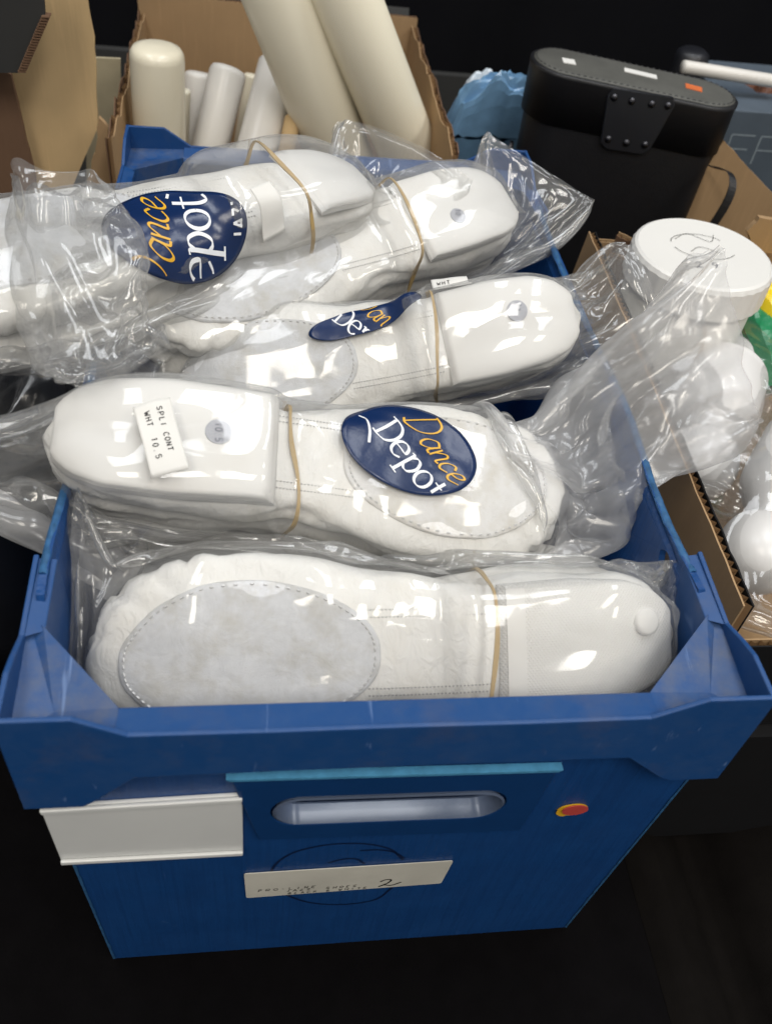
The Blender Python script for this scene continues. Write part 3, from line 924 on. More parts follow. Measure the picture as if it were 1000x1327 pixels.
def rubber_band(pk, x, label, tilt=.0, width=.0023):
    """band round the waist of a pair, pulled onto it"""
    n = 120
    a = np.linspace(0, 2 * PI, n, endpoint=False)
    c = np.array([x + pk.off[0] / 2, 0, pk.off[2] / 2])
    P = np.stack([np.full(n, 0.), .09 * np.cos(a), .08 * np.sin(a)], 1) + c
    P[:, 0] += tilt * np.cos(a) * 1.0 + .0015 * np.sin(a * 3 + x * 50)
    axis = c
    for _ in range(60):
        d, g = pk.sdf(P.astype(np.float32))
        dirv = axis - P; dirv[:, 0] = 0; dirv /= np.linalg.norm(dirv, axis=1)[:, None] + 1e-9
        P += dirv * np.clip(d - .0006, -.002, .006)[:, None] * .7
    # taut: the band spans hollows, so it follows the convex outline of the section
    q = sorted(map(tuple, (P[:, 1:] - c[1:]).round(6)))
    def half(pts):
        h = []
        for p in pts:
            while len(h) > 1 and (h[-1][0] - h[-2][0]) * (p[1] - h[-2][1]) - (h[-1][1] - h[-2][1]) * (p[0] - h[-2][0]) <= 0: h.pop()
            h.append(p)
        return h[:-1]
    hull = np.array(half(q) + half(q[::-1])); hull = np.vstack([hull, hull[:1]])
    sl_ = np.concatenate([[0], np.cumsum(np.linalg.norm(np.diff(hull, axis=0), axis=1))])
    uu = np.linspace(0, sl_[-1], n, endpoint=False)
    P[:, 1] = np.interp(uu, sl_, hull[:, 0]) + c[1]; P[:, 2] = np.interp(uu, sl_, hull[:, 1]) + c[2]
    a = np.arctan2(P[:, 2] - c[2], P[:, 1] - c[1])
    P[:, 0] = x + tilt * np.cos(a) + .0015 * np.sin(a * 3 + x * 50)
    for _ in range(3): P = (np.roll(P, 1, 0) + np.roll(P, -1, 0) + 2 * P) / 4
    nn = P - c; nn[:, 0] = 0; nn /= np.linalg.norm(nn, axis=1)[:, None]
    V, F = [], []
    for i in range(n):
        tw = .25 * math.sin(a[i] * 2 + x * 30); ww = width * (1 + .25 * math.sin(a[i] * 5)) / 2
        for dx, dn in ((-ww, 0), (ww, 0), (ww, .0011), (-ww, .0011)):
            V.append(P[i] + np.array([dx, 0, 0]) + nn[i] * (dn + dx * tw))
    F = [(i * 4 + j, i * 4 + (j + 1) % 4, ((i + 1) % n) * 4 + (j + 1) % 4, ((i + 1) % n) * 4 + j) for i in range(n) for j in range(4)]
    o = fix_normals(mesh('rubber_band', V, F, M['band']))
    o.matrix_world = pk.mw
    tag(o, label, 'rubber band', 'rubber bands round the shoe pairs')
    return o

# ------------------------------------------------------------------ clear film: thin sheet tube, relaxed round its contents
def solve(A, B, rest, k):
    d = B - A
    ln = np.sqrt(np.einsum('ijk,ijk->ij', d, d)) + np.float32(1e-9)
    d *= ((ln - np.asarray(rest, np.float32)) / ln * np.float32(.5 * k))[..., None]
    A += d; B -= d


def relax_film(ctrl, C, sdf, nu=100, nv=72, stretch=1.03, hug=.00012, grav=(0, 0, -.0002), steps=75, seals=(True, True), pin=(0, 0), seed=1, bend=.14, jitter=.0022, thick=.0024, axis=None, hug_range=(-.02, .36), planes=(), slack=1.16, hug_y=.15):
    """ctrl rows: x, y, z, half width, half height, roll.  Returns (nu, nv, 3)"""
    r = np.random.default_rng(seed)
    K = catmull(ctrl, 400)
    s = np.concatenate([[0], np.cumsum(np.linalg.norm(np.diff(K[:, :3], axis=0), axis=1))])
    u = np.linspace(0, s[-1], nu)
    K = np.stack([np.interp(u, s, K[:, i]) for i in range(6)], 1)
    S = K[:, :3]; T = np.gradient(S, axis=0); T /= np.linalg.norm(T, axis=1)[:, None]
    up = np.array([0, 0, 1.0])
    P = np.zeros((nu, nv, 3), np.float32)
    ang = 2 * PI * np.arange(nv) / nv
    for i in range(nu):
        side = nrm(np.cross(up, T[i])); u2 = np.cross(T[i], side)
        cr, sr = math.cos(K[i, 5]), math.sin(K[i, 5])
        side, u2 = side * cr + u2 * sr, u2 * cr - side * sr
        ca, sa = np.cos(ang), np.sin(ang)
        P[i] = S[i] + side * (K[i, 3] * np.sign(ca) * np.abs(ca) ** .75)[:, None] + u2 * (K[i, 4] * np.sign(sa) * np.abs(sa) ** .75)[:, None]
    # seed creases: broad, random
    for sc, am in ((11, 1.0), (24, .8)):
        Nz = r.normal(size=(max(3, nu // sc), max(4, nv // sc), 3))
        iu = np.linspace(0, Nz.shape[0] - 1.001, nu); iv = np.arange(nv) / nv * Nz.shape[1]
        i0 = iu.astype(int); f = (iu - i0)[:, None, None]; j0 = iv.astype(int); j1 = (j0 + 1) % Nz.shape[1]; g = (iv - j0)[None, :, None]
        A = Nz[i0]; B = Nz[np.minimum(i0 + 1, Nz.shape[0] - 1)]
        X = (A[:, j0] * (1 - g) + A[:, j1] * g) * (1 - f) + (B[:, j0] * (1 - g) + B[:, j1] * g) * f
        P += (X * jitter * am).astype(np.float32)
    P0 = P.copy()
    per = np.linalg.norm(np.diff(np.concatenate([P, P[:, :1]], 1), axis=1), axis=-1).sum(1)
    per = np.convolve(np.pad(per, 4, mode='edge'), np.ones(9) / 9, 'valid')
    ru = s[-1] * stretch / (nu - 1)
    rv = (np.minimum(C, per * slack) / nv).astype(np.float32)[:, None]
    rd = np.sqrt(ru ** 2 + rv ** 2)
    V = np.zeros_like(P)
    ax = np.array(axis if axis is not None else [0, 0, -.030], np.float32)
    g = np.array(grav, np.float32)
    hug = np.float32(hug)
    for it in range(steps):
        V *= .86
        Fh = ax - P; Fh[..., 0] = 0; Fh[..., 1] *= hug_y
        Fh /= np.linalg.norm(Fh, axis=-1, keepdims=True) + 1e-4
        x = P[..., 0:1]
        m = np.clip((x - hug_range[0]) / .02, 0, 1) * np.clip((hug_range[1] - x) / .02, 0, 1)
        old = P.copy()
        P = P + V + Fh * hug * m + g
        for _ in range(2):
            for st in (0, 1):
                m2 = (nu - st) // 2
                A, B = P[st:st + 2 * m2:2], P[st + 1:st + 2 * m2:2]
                solve(A, B, ru, .9)
                r_ = rd[st:st + 2 * m2:2]
                solve(A[:, :-1], B[:, 1:], r_, .45); solve(A[:, -1:], B[:, :1], r_, .45)
                solve(A[:, 1:], B[:, :-1], r_, .45); solve(A[:, :1], B[:, -1:], r_, .45)
            solve(P[:, 0::2], P[:, 1::2], rv, .9)
            solve(P[:, 1:-1:2], P[:, 2::2], rv, .9); solve(P[:, -1:], P[:, :1], rv, .9)
        for st in (0, 1, 2, 3):                   # weak resistance to sharp bending
            m2 = (nu - st - 2 + 3) // 4
            if m2 > 0: solve(P[st:st + 4 * m2:4][:m2], P[st + 2::4][:m2], 2 * ru, bend)
            m2 = (nv - st - 2 + 3) // 4
            solve(P[:, st::4][:, :m2], P[:, st + 2::4][:, :m2], 2 * rv, bend)
        for n_, h_ in planes:                      # flat neighbours to rest on: keep n.p >= h
            n_ = np.array(n_, np.float32); dd = P @ n_ - h_
            P += n_ * np.clip(-dd, 0, None)[..., None]
        if sdf is not None:
            d, gr = sdf(P)
            P = P + gr * np.clip(thick - d, 0, .006)[..., None]
            touch = d < thick
        for end, on in ((0, seals[0]), (nu - 1, seals[1])):
            if on:
                for e in (end, end + (1 if end == 0 else -1)):
                    R_ = P[e]; av = (R_ + R_[(-np.arange(nv)) % nv]) / 2
                    P[e] = av
        for end, k in ((slice(0, 3), pin[0]), (slice(nu - 3, nu), pin[1])):
            if k: P[end] += (P0[end] - P[end]) * k
        V = P - old
        V = np.clip(V, -.004, .004)
        if sdf is not None: V[touch] *= .4
    if sdf is not None:
        d, gr = sdf(P); P = P + gr * np.clip(thick - d, 0, .01)[..., None]
    return P


def crease(P, amp, seed, n=9, sdf=None, thick=.0024):
    """crisp random folds: piecewise-flat displacement along the sheet's normal"""
    r = np.random.default_rng(seed)
    nu, nv, _ = P.shape
    du = np.gradient(P, axis=0); dv = (np.roll(P, -1, 1) - np.roll(P, 1, 1)) / 2
    nn = np.cross(dv, du); nn /= np.linalg.norm(nn, axis=-1, keepdims=True) + 1e-9
    u = np.linspace(0, 17 * np.linalg.norm(du.mean(1), axis=-1).sum(), nu)[:, None]; v = (np.arange(nv) / nv * 2 * PI)[None, :]
    # two side coordinates so the pattern closes round the tube
    cx, cy = 1.9 * np.cos(v), 1.9 * np.sin(v)
    h = np.zeros((nu, nv))
    for k in range(n):
        d = r.normal(size=3); d /= np.linalg.norm(d); f = r.uniform(.35, 1.25)
        w = u * d[0] * f + cx * d[1] * f + cy * d[2] * f + r.uniform(0, 1) + .25 * np.sin(u * r.uniform(.4, 1.3) + r.uniform(0, 6)) * np.cos(cx * r.uniform(.4, 1) + r.uniform(0, 6))
        tri = np.abs((w % 1) * 2 - 1)
        h += (np.maximum(tri, .45) - .6) / f
    h /= h.std() + 1e-6
    a = np.asarray(amp, float); a = a[:, None] if a.ndim == 1 else a
    Q = P + (nn * (h * a)[..., None]).astype(np.float32)
    if sdf is not None:
        for _ in range(2):
            d, g = sdf(Q); Q = Q + g * np.clip(thick - d, 0, .01)[..., None]
    return Q.astype(np.float32)


def film_object(name, P, mat, parent, sub=1, tail=None):
    nu, nv, _ = P.shape
    V = P.reshape(-1, 3)
    i, j = np.meshgrid(np.arange(nu - 1), np.arange(nv), indexing='ij')
    F = np.stack([i * nv + j, i * nv + (j + 1) % nv, (i + 1) * nv + (j + 1) % nv, (i + 1) * nv + j], -1).reshape(-1, 4)
    me = bpy.data.meshes.new(name)
    me.vertices.add(len(V)); me.vertices.foreach_set('co', V.astype(np.float32).ravel())
    me.loops.add(F.size); me.loops.foreach_set('vertex_index', F.astype(np.int32).ravel())
    me.polygons.add(len(F)); me.polygons.foreach_set('loop_start', np.arange(0, F.size, 4, dtype=np.int32))
    if tail is not None:
        me.polygons.foreach_set('material_index', ((i.ravel() < tail[0] * nu) | (i.ravel() > tail[1] * nu)).astype(np.int32)); mat = [mat, M['film_b']]
    me.update(calc_edges=True); me.validate()
    o = link(name, me, mat, parent, True)
    if sub:
        m = o.modifiers.new('subdivision', 'SUBSURF'); m.levels = 0; m.render_levels = sub
    return o, BVHTree.FromPolygons([tuple(map(float, v)) for v in V], [tuple(map(int, f)) for f in F])


class Patch:
    """a soft sheet laid on a surface: grid of hits along -n about a centre, smoothed"""
    def __init__(s, tree, c, u, n, ru, rv, lift=.0012, smooth=5, g=33, wr=1.0):
        s.u = nrm(u); s.n = np.asarray(n, float); s.n = nrm(s.n - s.u * (s.n @ s.u)); s.v = np.cross(s.n, s.u); s.c = np.asarray(c, float)
        s.ru, s.rv, s.g = ru, rv, g
        H = np.full((g, g), np.nan)
        for i, a in enumerate(np.linspace(-ru, ru, g)):
            for j, b in enumerate(np.linspace(-rv, rv, g)):
                p = s.c + s.u * a + s.v * b + s.n * .06
                hit = tree.ray_cast(Vector(p), Vector(-s.n), .14)
                if hit[0] is not None: H[i, j] = .06 - hit[3]
        med = np.nanmedian(H) if np.isfinite(H).any() else 0
        H = np.where(np.isnan(H), np.nanmin(H) if np.isfinite(H).any() else 0, H)
        H = np.clip(H, med - .035, med + .02)
        for _ in range(smooth):
            Q = np.pad(H, 1, mode='edge')
            H = np.maximum((Q[:-2, 1:-1] + Q[2:, 1:-1] + Q[1:-1, :-2] + Q[1:-1, 2:] + 2 * H) / 6, H - .0004)
        ia, ib = np.linspace(-ru, ru, g), np.linspace(-rv, rv, g); sd = float(s.c[0] * 37)
        for i in range(g):
            for j in range(g):                 # soft wrinkles of the sheet itself
                H[i, j] += wr * (.0016 * abs(noise.noise((ia[i] * 38, ib[j] * 62, sd))) + .0012 * noise.noise((ia[i] * 55, ib[j] * 30, sd + 4)))
        s.H = H + lift
    def __call__(s, a, b, l=0.0):
        x = (np.clip(a / s.ru, -1, 1) + 1) / 2 * (s.g - 1.001); y = (np.clip(b / s.rv, -1, 1) + 1) / 2 * (s.g - 1.001)
        i, j = int(x), int(y); f, q = x - i, y - j
        h = (s.H[i, j] * (1 - f) + s.H[i + 1, j] * f) * (1 - q) + (s.H[i, j + 1] * (1 - f) + s.H[i + 1, j + 1] * f) * q
        return s.c + s.u * a + s.v * b + s.n * (h + l)


def patch_sheet(name, pt, ru, rv, mat, parent, shape='ellipse', th=.0004, nr=14, na=64):
    V, F = [], []
    if shape == 'ellipse':
        V.append(pt(0, 0))
        for i in range(1, nr + 1):
            for j in range(na):
                a = 2 * PI * j / na; V.append(pt(ru * i / nr * math.cos(a), rv * i / nr * math.sin(a)))
        F += [(0, 1 + j, 1 + (j + 1) % na) for j in range(na)]
        for i in range(nr - 1):
            F += [(1 + i * na + j, 1 + (i + 1) * na + j, 1 + (i + 1) * na + (j + 1) % na, 1 + i * na + (j + 1) % na) for j in range(na)]
    else:
        g = 16
        for i in range(g + 1):
            for j in range(g + 1): V.append(pt(-ru + 2 * ru * i / g, -rv + 2 * rv * j / g))
        F = [(i * (g + 1) + j, (i + 1) * (g + 1) + j, (i + 1) * (g + 1) + j + 1, i * (g + 1) + j + 1) for i in range(g) for j in range(g)]
    o = mesh(name, V, F, mat, parent, True)
    m = o.modifiers.new('thickness', 'SOLIDIFY'); m.thickness = th; m.offset = -1
    return o

# letters of the oval sticker, in units of its long half axis
def logo():
    S = .40
    def pl(strokes, x, y, s, sl=0.0): return [[(x + (p[0] + sl * p[1]) * s, y + p[1] * s) for p in st] for st in strokes]
    D_ = [[(.10, .02), (.12, .36), (.10, .70)], [(-.04, .71), (.16, .72), (.40, .67), (.54, .50), (.55, .26), (.42, .06), (.18, 0), (-.04, .01)]]
    e_ = [[(.06, .27), (.24, .28), (.42, .29), (.38, .44), (.24, .50), (.10, .43), (.04, .25), (.10, .07), (.26, 0), (.43, .09)]]
    p_ = [[(.02, .49), (.11, .46), (.11, .1), (.11, -.26)], [(0, -.26), (.24, -.26)], [(.11, .36), (.22, .49), (.36, .47), (.45, .27), (.37, .05), (.24, 0), (.11, .08)]]
    o_ = [ell(.24, .25, .21, .25, 0, 2 * PI, 14)]
    t_ = [[(.16, .68), (.15, .4), (.15, .12), (.22, 0), (.36, .06)], [(0, .48), (.34, .48)]]
    W = []
    x = -.60
    for L_, adv in ((D_, .60), (e_, .48), (p_, .52), (o_, .50), (t_, .4)):
        W += pl(L_, x, -.36, .50); x += adv * .52 * .95
    W.append([(x - .05, .02), (x + .09, -.04), (x + .10, -.14), (x + .06, -.26), (x + .10, -.42), (x + .20, -.46)])      # flourish
    Dd = [[(.20, .95), (.10, .5), (0, .05)], [(-.16, .80), (.1, .98), (.5, .92), (.66, .62), (.5, .22), (.1, .02), (-.12, .10)]]
    a_ = [[(.42, .42), (.24, .48), (.06, .30), (.06, .08), (.18, 0), (.36, .18), (.44, .44), (.38, .08), (.50, .02)]]
    n_ = [[(.04, .44), (.04, .02)], [(.04, .2), (.2, .44), (.32, .40), (.30, .06), (.42, .04)]]
    c_ = [[(.36, .36), (.24, .46), (.08, .34), (.04, .12), (.16, 0), (.36, .10)]]
    e2 = [[(.06, .18), (.26, .28), (.32, .44), (.18, .46), (.06, .28), (.08, .06), (.22, 0), (.44, .16)]]
    G = []; x = -.50
    for L_, adv in ((Dd, .74), (a_, .50), (n_, .42), (c_, .38), (e2, .40)):
        G += pl(L_, x, .06, .44, .28); x += adv * .44
    J = [[(p[0], p[1]) for p in st] for st in write('JAZZ', .16, .10, -.70, .66)]
    return W, G, J
def oval_sticker(tree, parent, c, u, n, long_=.043, short=.031, text=0.0, size=.046, jazz=True, lift=.0012, off=(0, 0), smooth=8, vis=.94, extra=None):
    pt = Patch(tree, c, u, n, long_ * 1.05, short * 1.08, lift, smooth)
    o = patch_sheet('oval_sticker', pt, long_, short, M['navy'], parent)
    W, G, J = logo()
    if extra is not None: W = W[:-1]
    ca, sa = math.cos(text), math.sin(text)
    sc = lambda S: [[((p[0] * ca - p[1] * sa) * size + off[0], (p[0] * sa + p[1] * ca) * size + off[1]) for p in st] for st in S]
    clip = lambda a, b: (a / long_) ** 2 + (b / short) ** 2 < vis ** 2
    V, F = strokes_mesh(sc(W) + (extra or []), pt, .044 * size, .0004, nib=.15 + text, res=8, clip=clip); mesh('white_lettering', V, F, M['white_ink'], o)
    V, F = strokes_mesh(sc(G), pt, .034 * size, .0005, nib=.7 + text, res=8, clip=clip); mesh('yellow_lettering', V, F, M['gold_ink'], o)
    if jazz:
        V, F = strokes_mesh(sc(J), pt, .022 * size, .0006, res=4, clip=clip); mesh('small_lettering', V, F, M['white_ink'], o)
    return o

# ------------------------------------------------------------------ the bagged pairs
def bag(label, pk, ctrl, mat='film', tail=None, amp=((0, 1), (.0013, .0013)), **kw):
    e = empty('plastic_bag', pk.mw)
    tag(e, label, 'bag', 'clear plastic bags in the blue crate')
    gl = np.array([0, 0, -1.0]) @ pk.R * kw.pop('g', .00006)
    kw.setdefault('pin', (.25, .25)); P = relax_film(ctrl, kw.pop('C', .40), pk.sdf, grav=gl, **kw)
    P = crease(P, np.interp(np.linspace(0, 1, P.shape[0]), *amp), kw.get('seed', 1), sdf=pk.sdf)
    o, tree = film_object('film', P, M[mat], e, 1, tail)
    return e, o, tree
def straight(m0, m1, w0=.098, fin=.022, dy0=0, dy1=0, dz0=0, dz1=0):
    zc = -.030
    return [(-m0, dy0, zc + dz0, w0, .003, 0), (-m0 * .5, dy0 * .5, zc + dz0 * .4, w0 * .5 + .035, .024, 0), (.02, 0, zc, .044 + fin, .046, 0), (.12, 0, zc, .046 + fin, .046, 0), (.22, 0, zc, .056 + fin, .043, 0), (.30, 0, zc, .056 + fin, .041, 0),
            (LS + m1 * .5, dy1 * .5, zc + dz1 * .4, .088, .024, 0), (LS + m1, dy1, zc + dz1, .098, .003, 0)]

def walls(pk):
    out = []
    for n, h in (((1, 0, 0), -.1695), ((-1, 0, 0), -.1695), ((0, 1, 0), .019)):
        n = np.array(n, float); out.append((n @ pk.R, h - n @ pk.o))
    return out

# P1 front row, sole facing the camera, heel to the right
p1 = Pack(at(888, 826, y=.058), at(88, 868, y=.058), (0.03, -.70, .71))
s1, h1 = shoe(p1.mw, 'white jazz shoe nearest the crate front, grey suede sole and cross-hatched heel showing', 0, HEEL_D)
shoe(p1.mw2(), 'white jazz shoe paired behind the front suede-soled shoe at the crate front', 1)
V, F = lathe([(.0, .0022), (.006, .0022), (.0076, .0014), (.0080, 0), (.0080, -.001)], 28)
bt = mesh('heel_button', V, F, M['heel'], s1, True); bt.location = (.0225, -.0100, heel_z(.0225 / LS, -.0100, HH + .0004)); bt.rotation_euler = (.10, -.26, 0)
V, F = [], []
for i, x in enumerate((.0930, .1035)):
    for y in np.linspace(-.0325, .0325, 13): V.append((x, y, heel_z(x / LS, y, HH + .0007)))
F = [(j, j + 1, 13 + j + 1, 13 + j) for j in range(12)]
mesh('heel_breast_strip', V, F, M['heel'], s1, True)
rubber_band(p1, .114, 'tan rubber band round the front shoe pair at the crate front', .003)
b1, f1, t1 = bag('clear plastic bag over the front shoe pair at the crate front edge', p1, straight(.014, .014, w0=.055, dy0=.01, dz0=.01, dz1=.01), seed=3, planes=walls(p1), stretch=1.09, jitter=.0038)

# P2 on top, heel to the left over the side wall, bag tail twisted up to the right
p2 = Pack(at(56, 548, z=.378), at(752, 632, z=.328), (.0, -.40, .92), k=.96)
s2, h2 = shoe(p2.mw, 'white jazz shoe lying sole up in the middle, smooth heel with printed paper tag', 1, HEEL_L, PAD_W)
shoe(p2.mw2(), 'white jazz shoe underneath the middle pair, its toe below the navy oval sticker', 0)
size_dot(h2, .096, .004, '10.5', -1.5, h=.0080)
rubber_band(p2, .142, 'tan rubber band round the middle shoe pair beside the printed tag', -.004)
L2 = p2.loc
tail = [L2(at(762, 562, z=.362)), L2(at(802, 515, z=.382)), L2(at(862, 485, z=.386)), L2(at(945, 445, z=.386))]
zc = -.030
c2 = [(-.026, -.050, zc - .018, .078, .003, .1), (-.010, -.022, zc - .008, .078, .022, .05), (.02, 0, zc, .066, .048, 0), (.12, 0, zc, .066, .048, 0), (.22, 0, zc, .078, .043, 0), (.30, 0, zc, .076, .041, 0),
      (*tail[0], .056, .026, .1), (*tail[1], .044, .024, .3), (*tail[2], .050, .022, .4), (*tail[3], .066, .016, .5)]
b2, f2, t2 = bag('clear plastic bag of the middle pair, crumpled tail twisted up to the right', p2, c2, 'film', (.04, .66), C=.39, seals=(True, False), pin=(.2, .35), nu=130, stretch=1.06, seed=8, jitter=.005, slack=1.10, bend=.3, amp=((0, .06, .12, .62, .72, 1), (.003, .002, .0012, .0014, .0040, .0050)))
oval_sticker(t2, b2, L2(at(531, 585, z=.35)), L2(at(620, 606, z=.35)) - L2(at(442, 562, z=.35)), (0, -.05, 1), .0430, .0300, -.66, .047, jazz=False, off=(.0080, -.0005), extra=[[(-.036, .0105), (-.0305, .0090), (-.0265, .0020), (-.0245, -.0070)]])
# paper tag on the heel end
pt = Patch(t2, L2(at(208, 560, z=.385)), L2(at(222, 600, z=.385)) - L2(at(194, 525, z=.385)), (0, 0, 1), .024, .013, .0010, 6, 17)
tg = patch_sheet('paper_tag', pt, 0.0200, .0105, M['paper'], b2, 'rect')
V, F = strokes_mesh(write('SPLI CONT', .0040, -.016, .0018, .72) + write('WHT  10.5', .0042, -.015, -.0055, .74), pt, .00045, .0004, res=4); mesh('tag_print', V, F, M['black_ink'], tg)

# P3 behind it, heel up to the right
p3 = Pack(at(757, 400, z=.388), at(222, 512, z=.318), (.04, -.62, .78), k=.90)
s3, h3_ = shoe(p3.mw, 'white jazz shoe third from the crate front, grey suede oval and round size dot', 0)
shoe(p3.mw2(), 'white jazz shoe paired behind the third one from the crate front', 1)
size_dot(h3_, .050, -.008, '10', 1.2)
rubber_band(p3, .114, 'tan rubber band round the third shoe pair below the navy sticker strip', .006)
b3, f3, t3 = bag('clear plastic bag of the third pair with pointed corner over the right wall', p3, straight(.058, .035, w0=.045, dy0=-.012, dz0=.005), seed=5, stretch=1.09, jitter=.0038)
L3 = p3.loc
oval_sticker(t3, b3, L3(at(480, 366, z=.40)), L3(at(555, 360, z=.40)) - L3(at(405, 368, z=.40)), (0, -.45, .8), .041, .0098, -.9, .040, jazz=False, off=(.004, -.004))
pt = Patch(t3, L3(at(585, 356, z=.392)), (-1, .1, 0), (0, -.1, 1), .016, .010, .0012, 6, 17)
tg = patch_sheet('paper_tag', pt, .014, .0085, M['paper'], b3, 'rect')
V, F = strokes_mesh(write('WHT', .0048, -.010, .001, .8) + write('10.5', .0045, -.010, -.0058, .72), pt, .0005, .0004, res=4); mesh('tag_print', V, F, M['black_ink'], tg)

# P4 behind, heel to the upper right
p4 = Pack(at(672, 246, z=.388), at(160, 390, z=.372), (.05, -.45, .88), k=.97)
s4, h4 = shoe(p4.mw, 'white jazz shoe fourth from the crate front, plain heel by the back right corner', 1)
shoe(p4.mw2(), 'white jazz shoe paired under the fourth one near the back right corner', 0)
size_dot(h4, .070, .010, '10', 1.2, .0065)
rubber_band(p4, .116, 'tan rubber band round the fourth shoe pair near the crate back', .004)
b4, f4, t4 = bag('clear plastic bag of the fourth pair standing up at the back right', p4, straight(.045, .035, w0=.055, dy0=-.030, dz0=.015), seed=11, stretch=1.09, jitter=.0038)

# P5 at the back left, hanging over the left wall
p5 = Pack(at(482, 212, z=.412), at(-10, 318, z=.412), (.0, -.16, 1.0))
shoe(p5.mw, 'white jazz shoe at the back left of the crate, under the navy oval sticker', 0, HEEL_S)
shoe(p5.mw2(), 'white jazz shoe paired beneath the one at the back left of the crate', 1)
rubber_band(p5, .080, 'tan rubber band round the shoe pair at the back left', -.004)
L5 = p5.loc
tl = [L5(at(60, 300, z=.430)), L5(at(110, 345, z=.425)), L5(at(150, 400, z=.415)), L5(at(178, 455, z=.395))]
c5 = straight(.050, .045, w0=.06, dy0=-.02, dz0=.02)
b5, f5, t5 = bag('clear plastic bag of the back left pair with a large navy oval sticker', p5, c5, seed=15, stretch=1.09, jitter=.0038)
oval_sticker(t5, b5, L5(at(231, 288, z=.42)), L5(at(310, 276, z=.42)) - L5(at(152, 294, z=.42)), (0, .5, .86), .046, .032, 1.45, .064, jazz=True, off=(-.002, -.012), smooth=26)
pt = Patch(t5, L5(at(332, 290, z=.40)), (1, .2, 0), (0, .5, .86), .011, .017, .0012, 12, 17)
patch_sheet('paper_tag', pt, .008, .015, M['paper'], b5, 'rect')

# loose crumpled film hanging down from the back left bag
e = empty('plastic_bag', p5.mw)
tag(e, 'empty crumpled clear plastic bag end hanging at the left wall of the crate', 'bag', 'clear plastic bags in the blue crate')
W5 = lambda x, y, z, a, b, r: (*L5(at(x, y, z=z)), a, b, r)
cc = [W5(72, 222, .440, .026, .008, .3), W5(78, 275, .442, .034, .016, .2), W5(98, 335, .435, .036, .018, 0), W5(130, 395, .422, .038, .018, -.2), W5(158, 462, .400, .040, .010, -.3)]
P = relax_film(cc, .27, None, nu=56, nv=44, stretch=1.03, hug=0, grav=np.array([0, 0, -1.]) @ p5.R * .00005, steps=60, seals=(False, True), pin=(.3, .5), seed=21, jitter=.007, slack=1.06, bend=.4)
P = crease(P, .0028, 77)
film_object('film', P, M['film'], e)

# another pair further down, seen in the gap
p6 = Pack((.168, .125, .268), (-.160, .150, .268), (.0, -.35, .94))
shoe(p6.mw, 'white jazz shoe deep in the crate, glimpsed between the front and middle pairs', 1)

# ------------------------------------------------------------------ cardboard
def card_panel(name, parent, corners, th, mat_in, mat_out=None, torn=.0, seed=0, flute=True, nseg=26):
    """corrugated board: corners (bottom a, bottom b, top b, top a); two liners and the wavy core; the top edge may be torn.
    The inner liner lies on the side of cross(b-a, up)."""
    a, b, c, d = [np.asarray(q, float) for q in corners]
    n = nrm(np.cross(b - a, d - a)); mat_out = mat_out or mat_in
    L = np.linalg.norm(b - a)
    def top(t, k):
        q = d + (c - d) * t
        return q - nrm(d - a) * torn * (.5 + .5 * noise.noise((t * L * 55, seed * 7.1, k * .6)) + .35 * noise.noise((t * L * 160, seed, k * 2.0)))
    ts = np.linspace(0, 1, nseg)
    lt = th * .16
    V, F, mi = [], [], []
    for k, (o0, o1) in enumerate(((0, lt), (th - lt, th))):
        base = len(V)
        for t in ts:
            lo = a + (b - a) * t
            V += [lo - n * o0, top(t, k) - n * o0, top(t, k) - n * o1, lo - n * o1]
        for i in range(nseg - 1):
            q = base + 4 * i
            for j in range(4): F.append((q + j, q + 4 + j, q + 4 + (j + 1) % 4, q + (j + 1) % 4)); mi.append(1 if k else 0)
        for q in (base, base + 4 * (nseg - 1)): F.append((q, q + 1, q + 2, q + 3)); mi.append(1 if k else 0)
    if flute:
        nw = max(8, int(L / .0035)); base = len(V)
        for i in range(nw + 1):
            t = i / nw; o = lt + (th - 2 * lt) * (.5 + .46 * (1 if i % 2 else -1))
            V += [a + (b - a) * t - n * o, top(t, .5) - nrm(d - a) * .0006 - n * o]
        for i in range(nw): F.append((base + 2 * i, base + 2 * i + 2, base + 2 * i + 3, base + 2 * i + 1)); mi.append(2)
    return mesh(name, V, F, [mat_in, mat_out, M['flute']], parent, False, mi)


def rect_panel(name, parent, p, q, z0, z1, **kw):
    return card_panel(name, parent, [(*p, z0), (*q, z0), (*q, z1), (*p, z1)], **kw)

# box of tubes behind the crate
bx = empty('cardboard_box', loc=(-.03, .83, 0))
bx.matrix_world = Matrix.Identity(4)
tag(bx, 'open brown cardboard box holding cream tubes behind the blue crate', 'box')
X0, X1, Y0, Y1 = -.212, .135, .62, 1.02
kw = dict(th=.007, mat_in=M['card_d'], mat_out=M['card'])  # inner liner darker than the outer: shade painted into the board
rect_panel('back_wall_panel', bx, (X1, Y1), (X0, Y1), 0, .330, torn=.004, seed=1, **kw)
rect_panel('left_wall_panel', bx, (X0, Y1 - .002), (X0, Y0 + .03), 0, .318, torn=.02, seed=2, **kw)
rect_panel('right_wall_panel', bx, (X1, Y0 + .04), (X1, Y1 - .002), 0, .325, torn=.016, seed=3, **kw)
rect_panel('front_wall_panel', bx, (X0, Y0 + .03), (X1, Y0 + .03), 0, .24, torn=.008, seed=4, **kw)
MB().box((X0 + .002, Y0 + .032, .001), (X1 - .002, Y1 - .002, .006)).build('base_panel', M['card_d'], bx)
mesh('grey_tape', [(X0 + .01, Y1 - .002, .318), (X1 - .01, Y1 - .002, .318), (X1 - .01, Y1 + .009, .334), (X0 + .01, Y1 + .009, .334)], [(0, 1, 2, 3)], M['skirt'], bx)


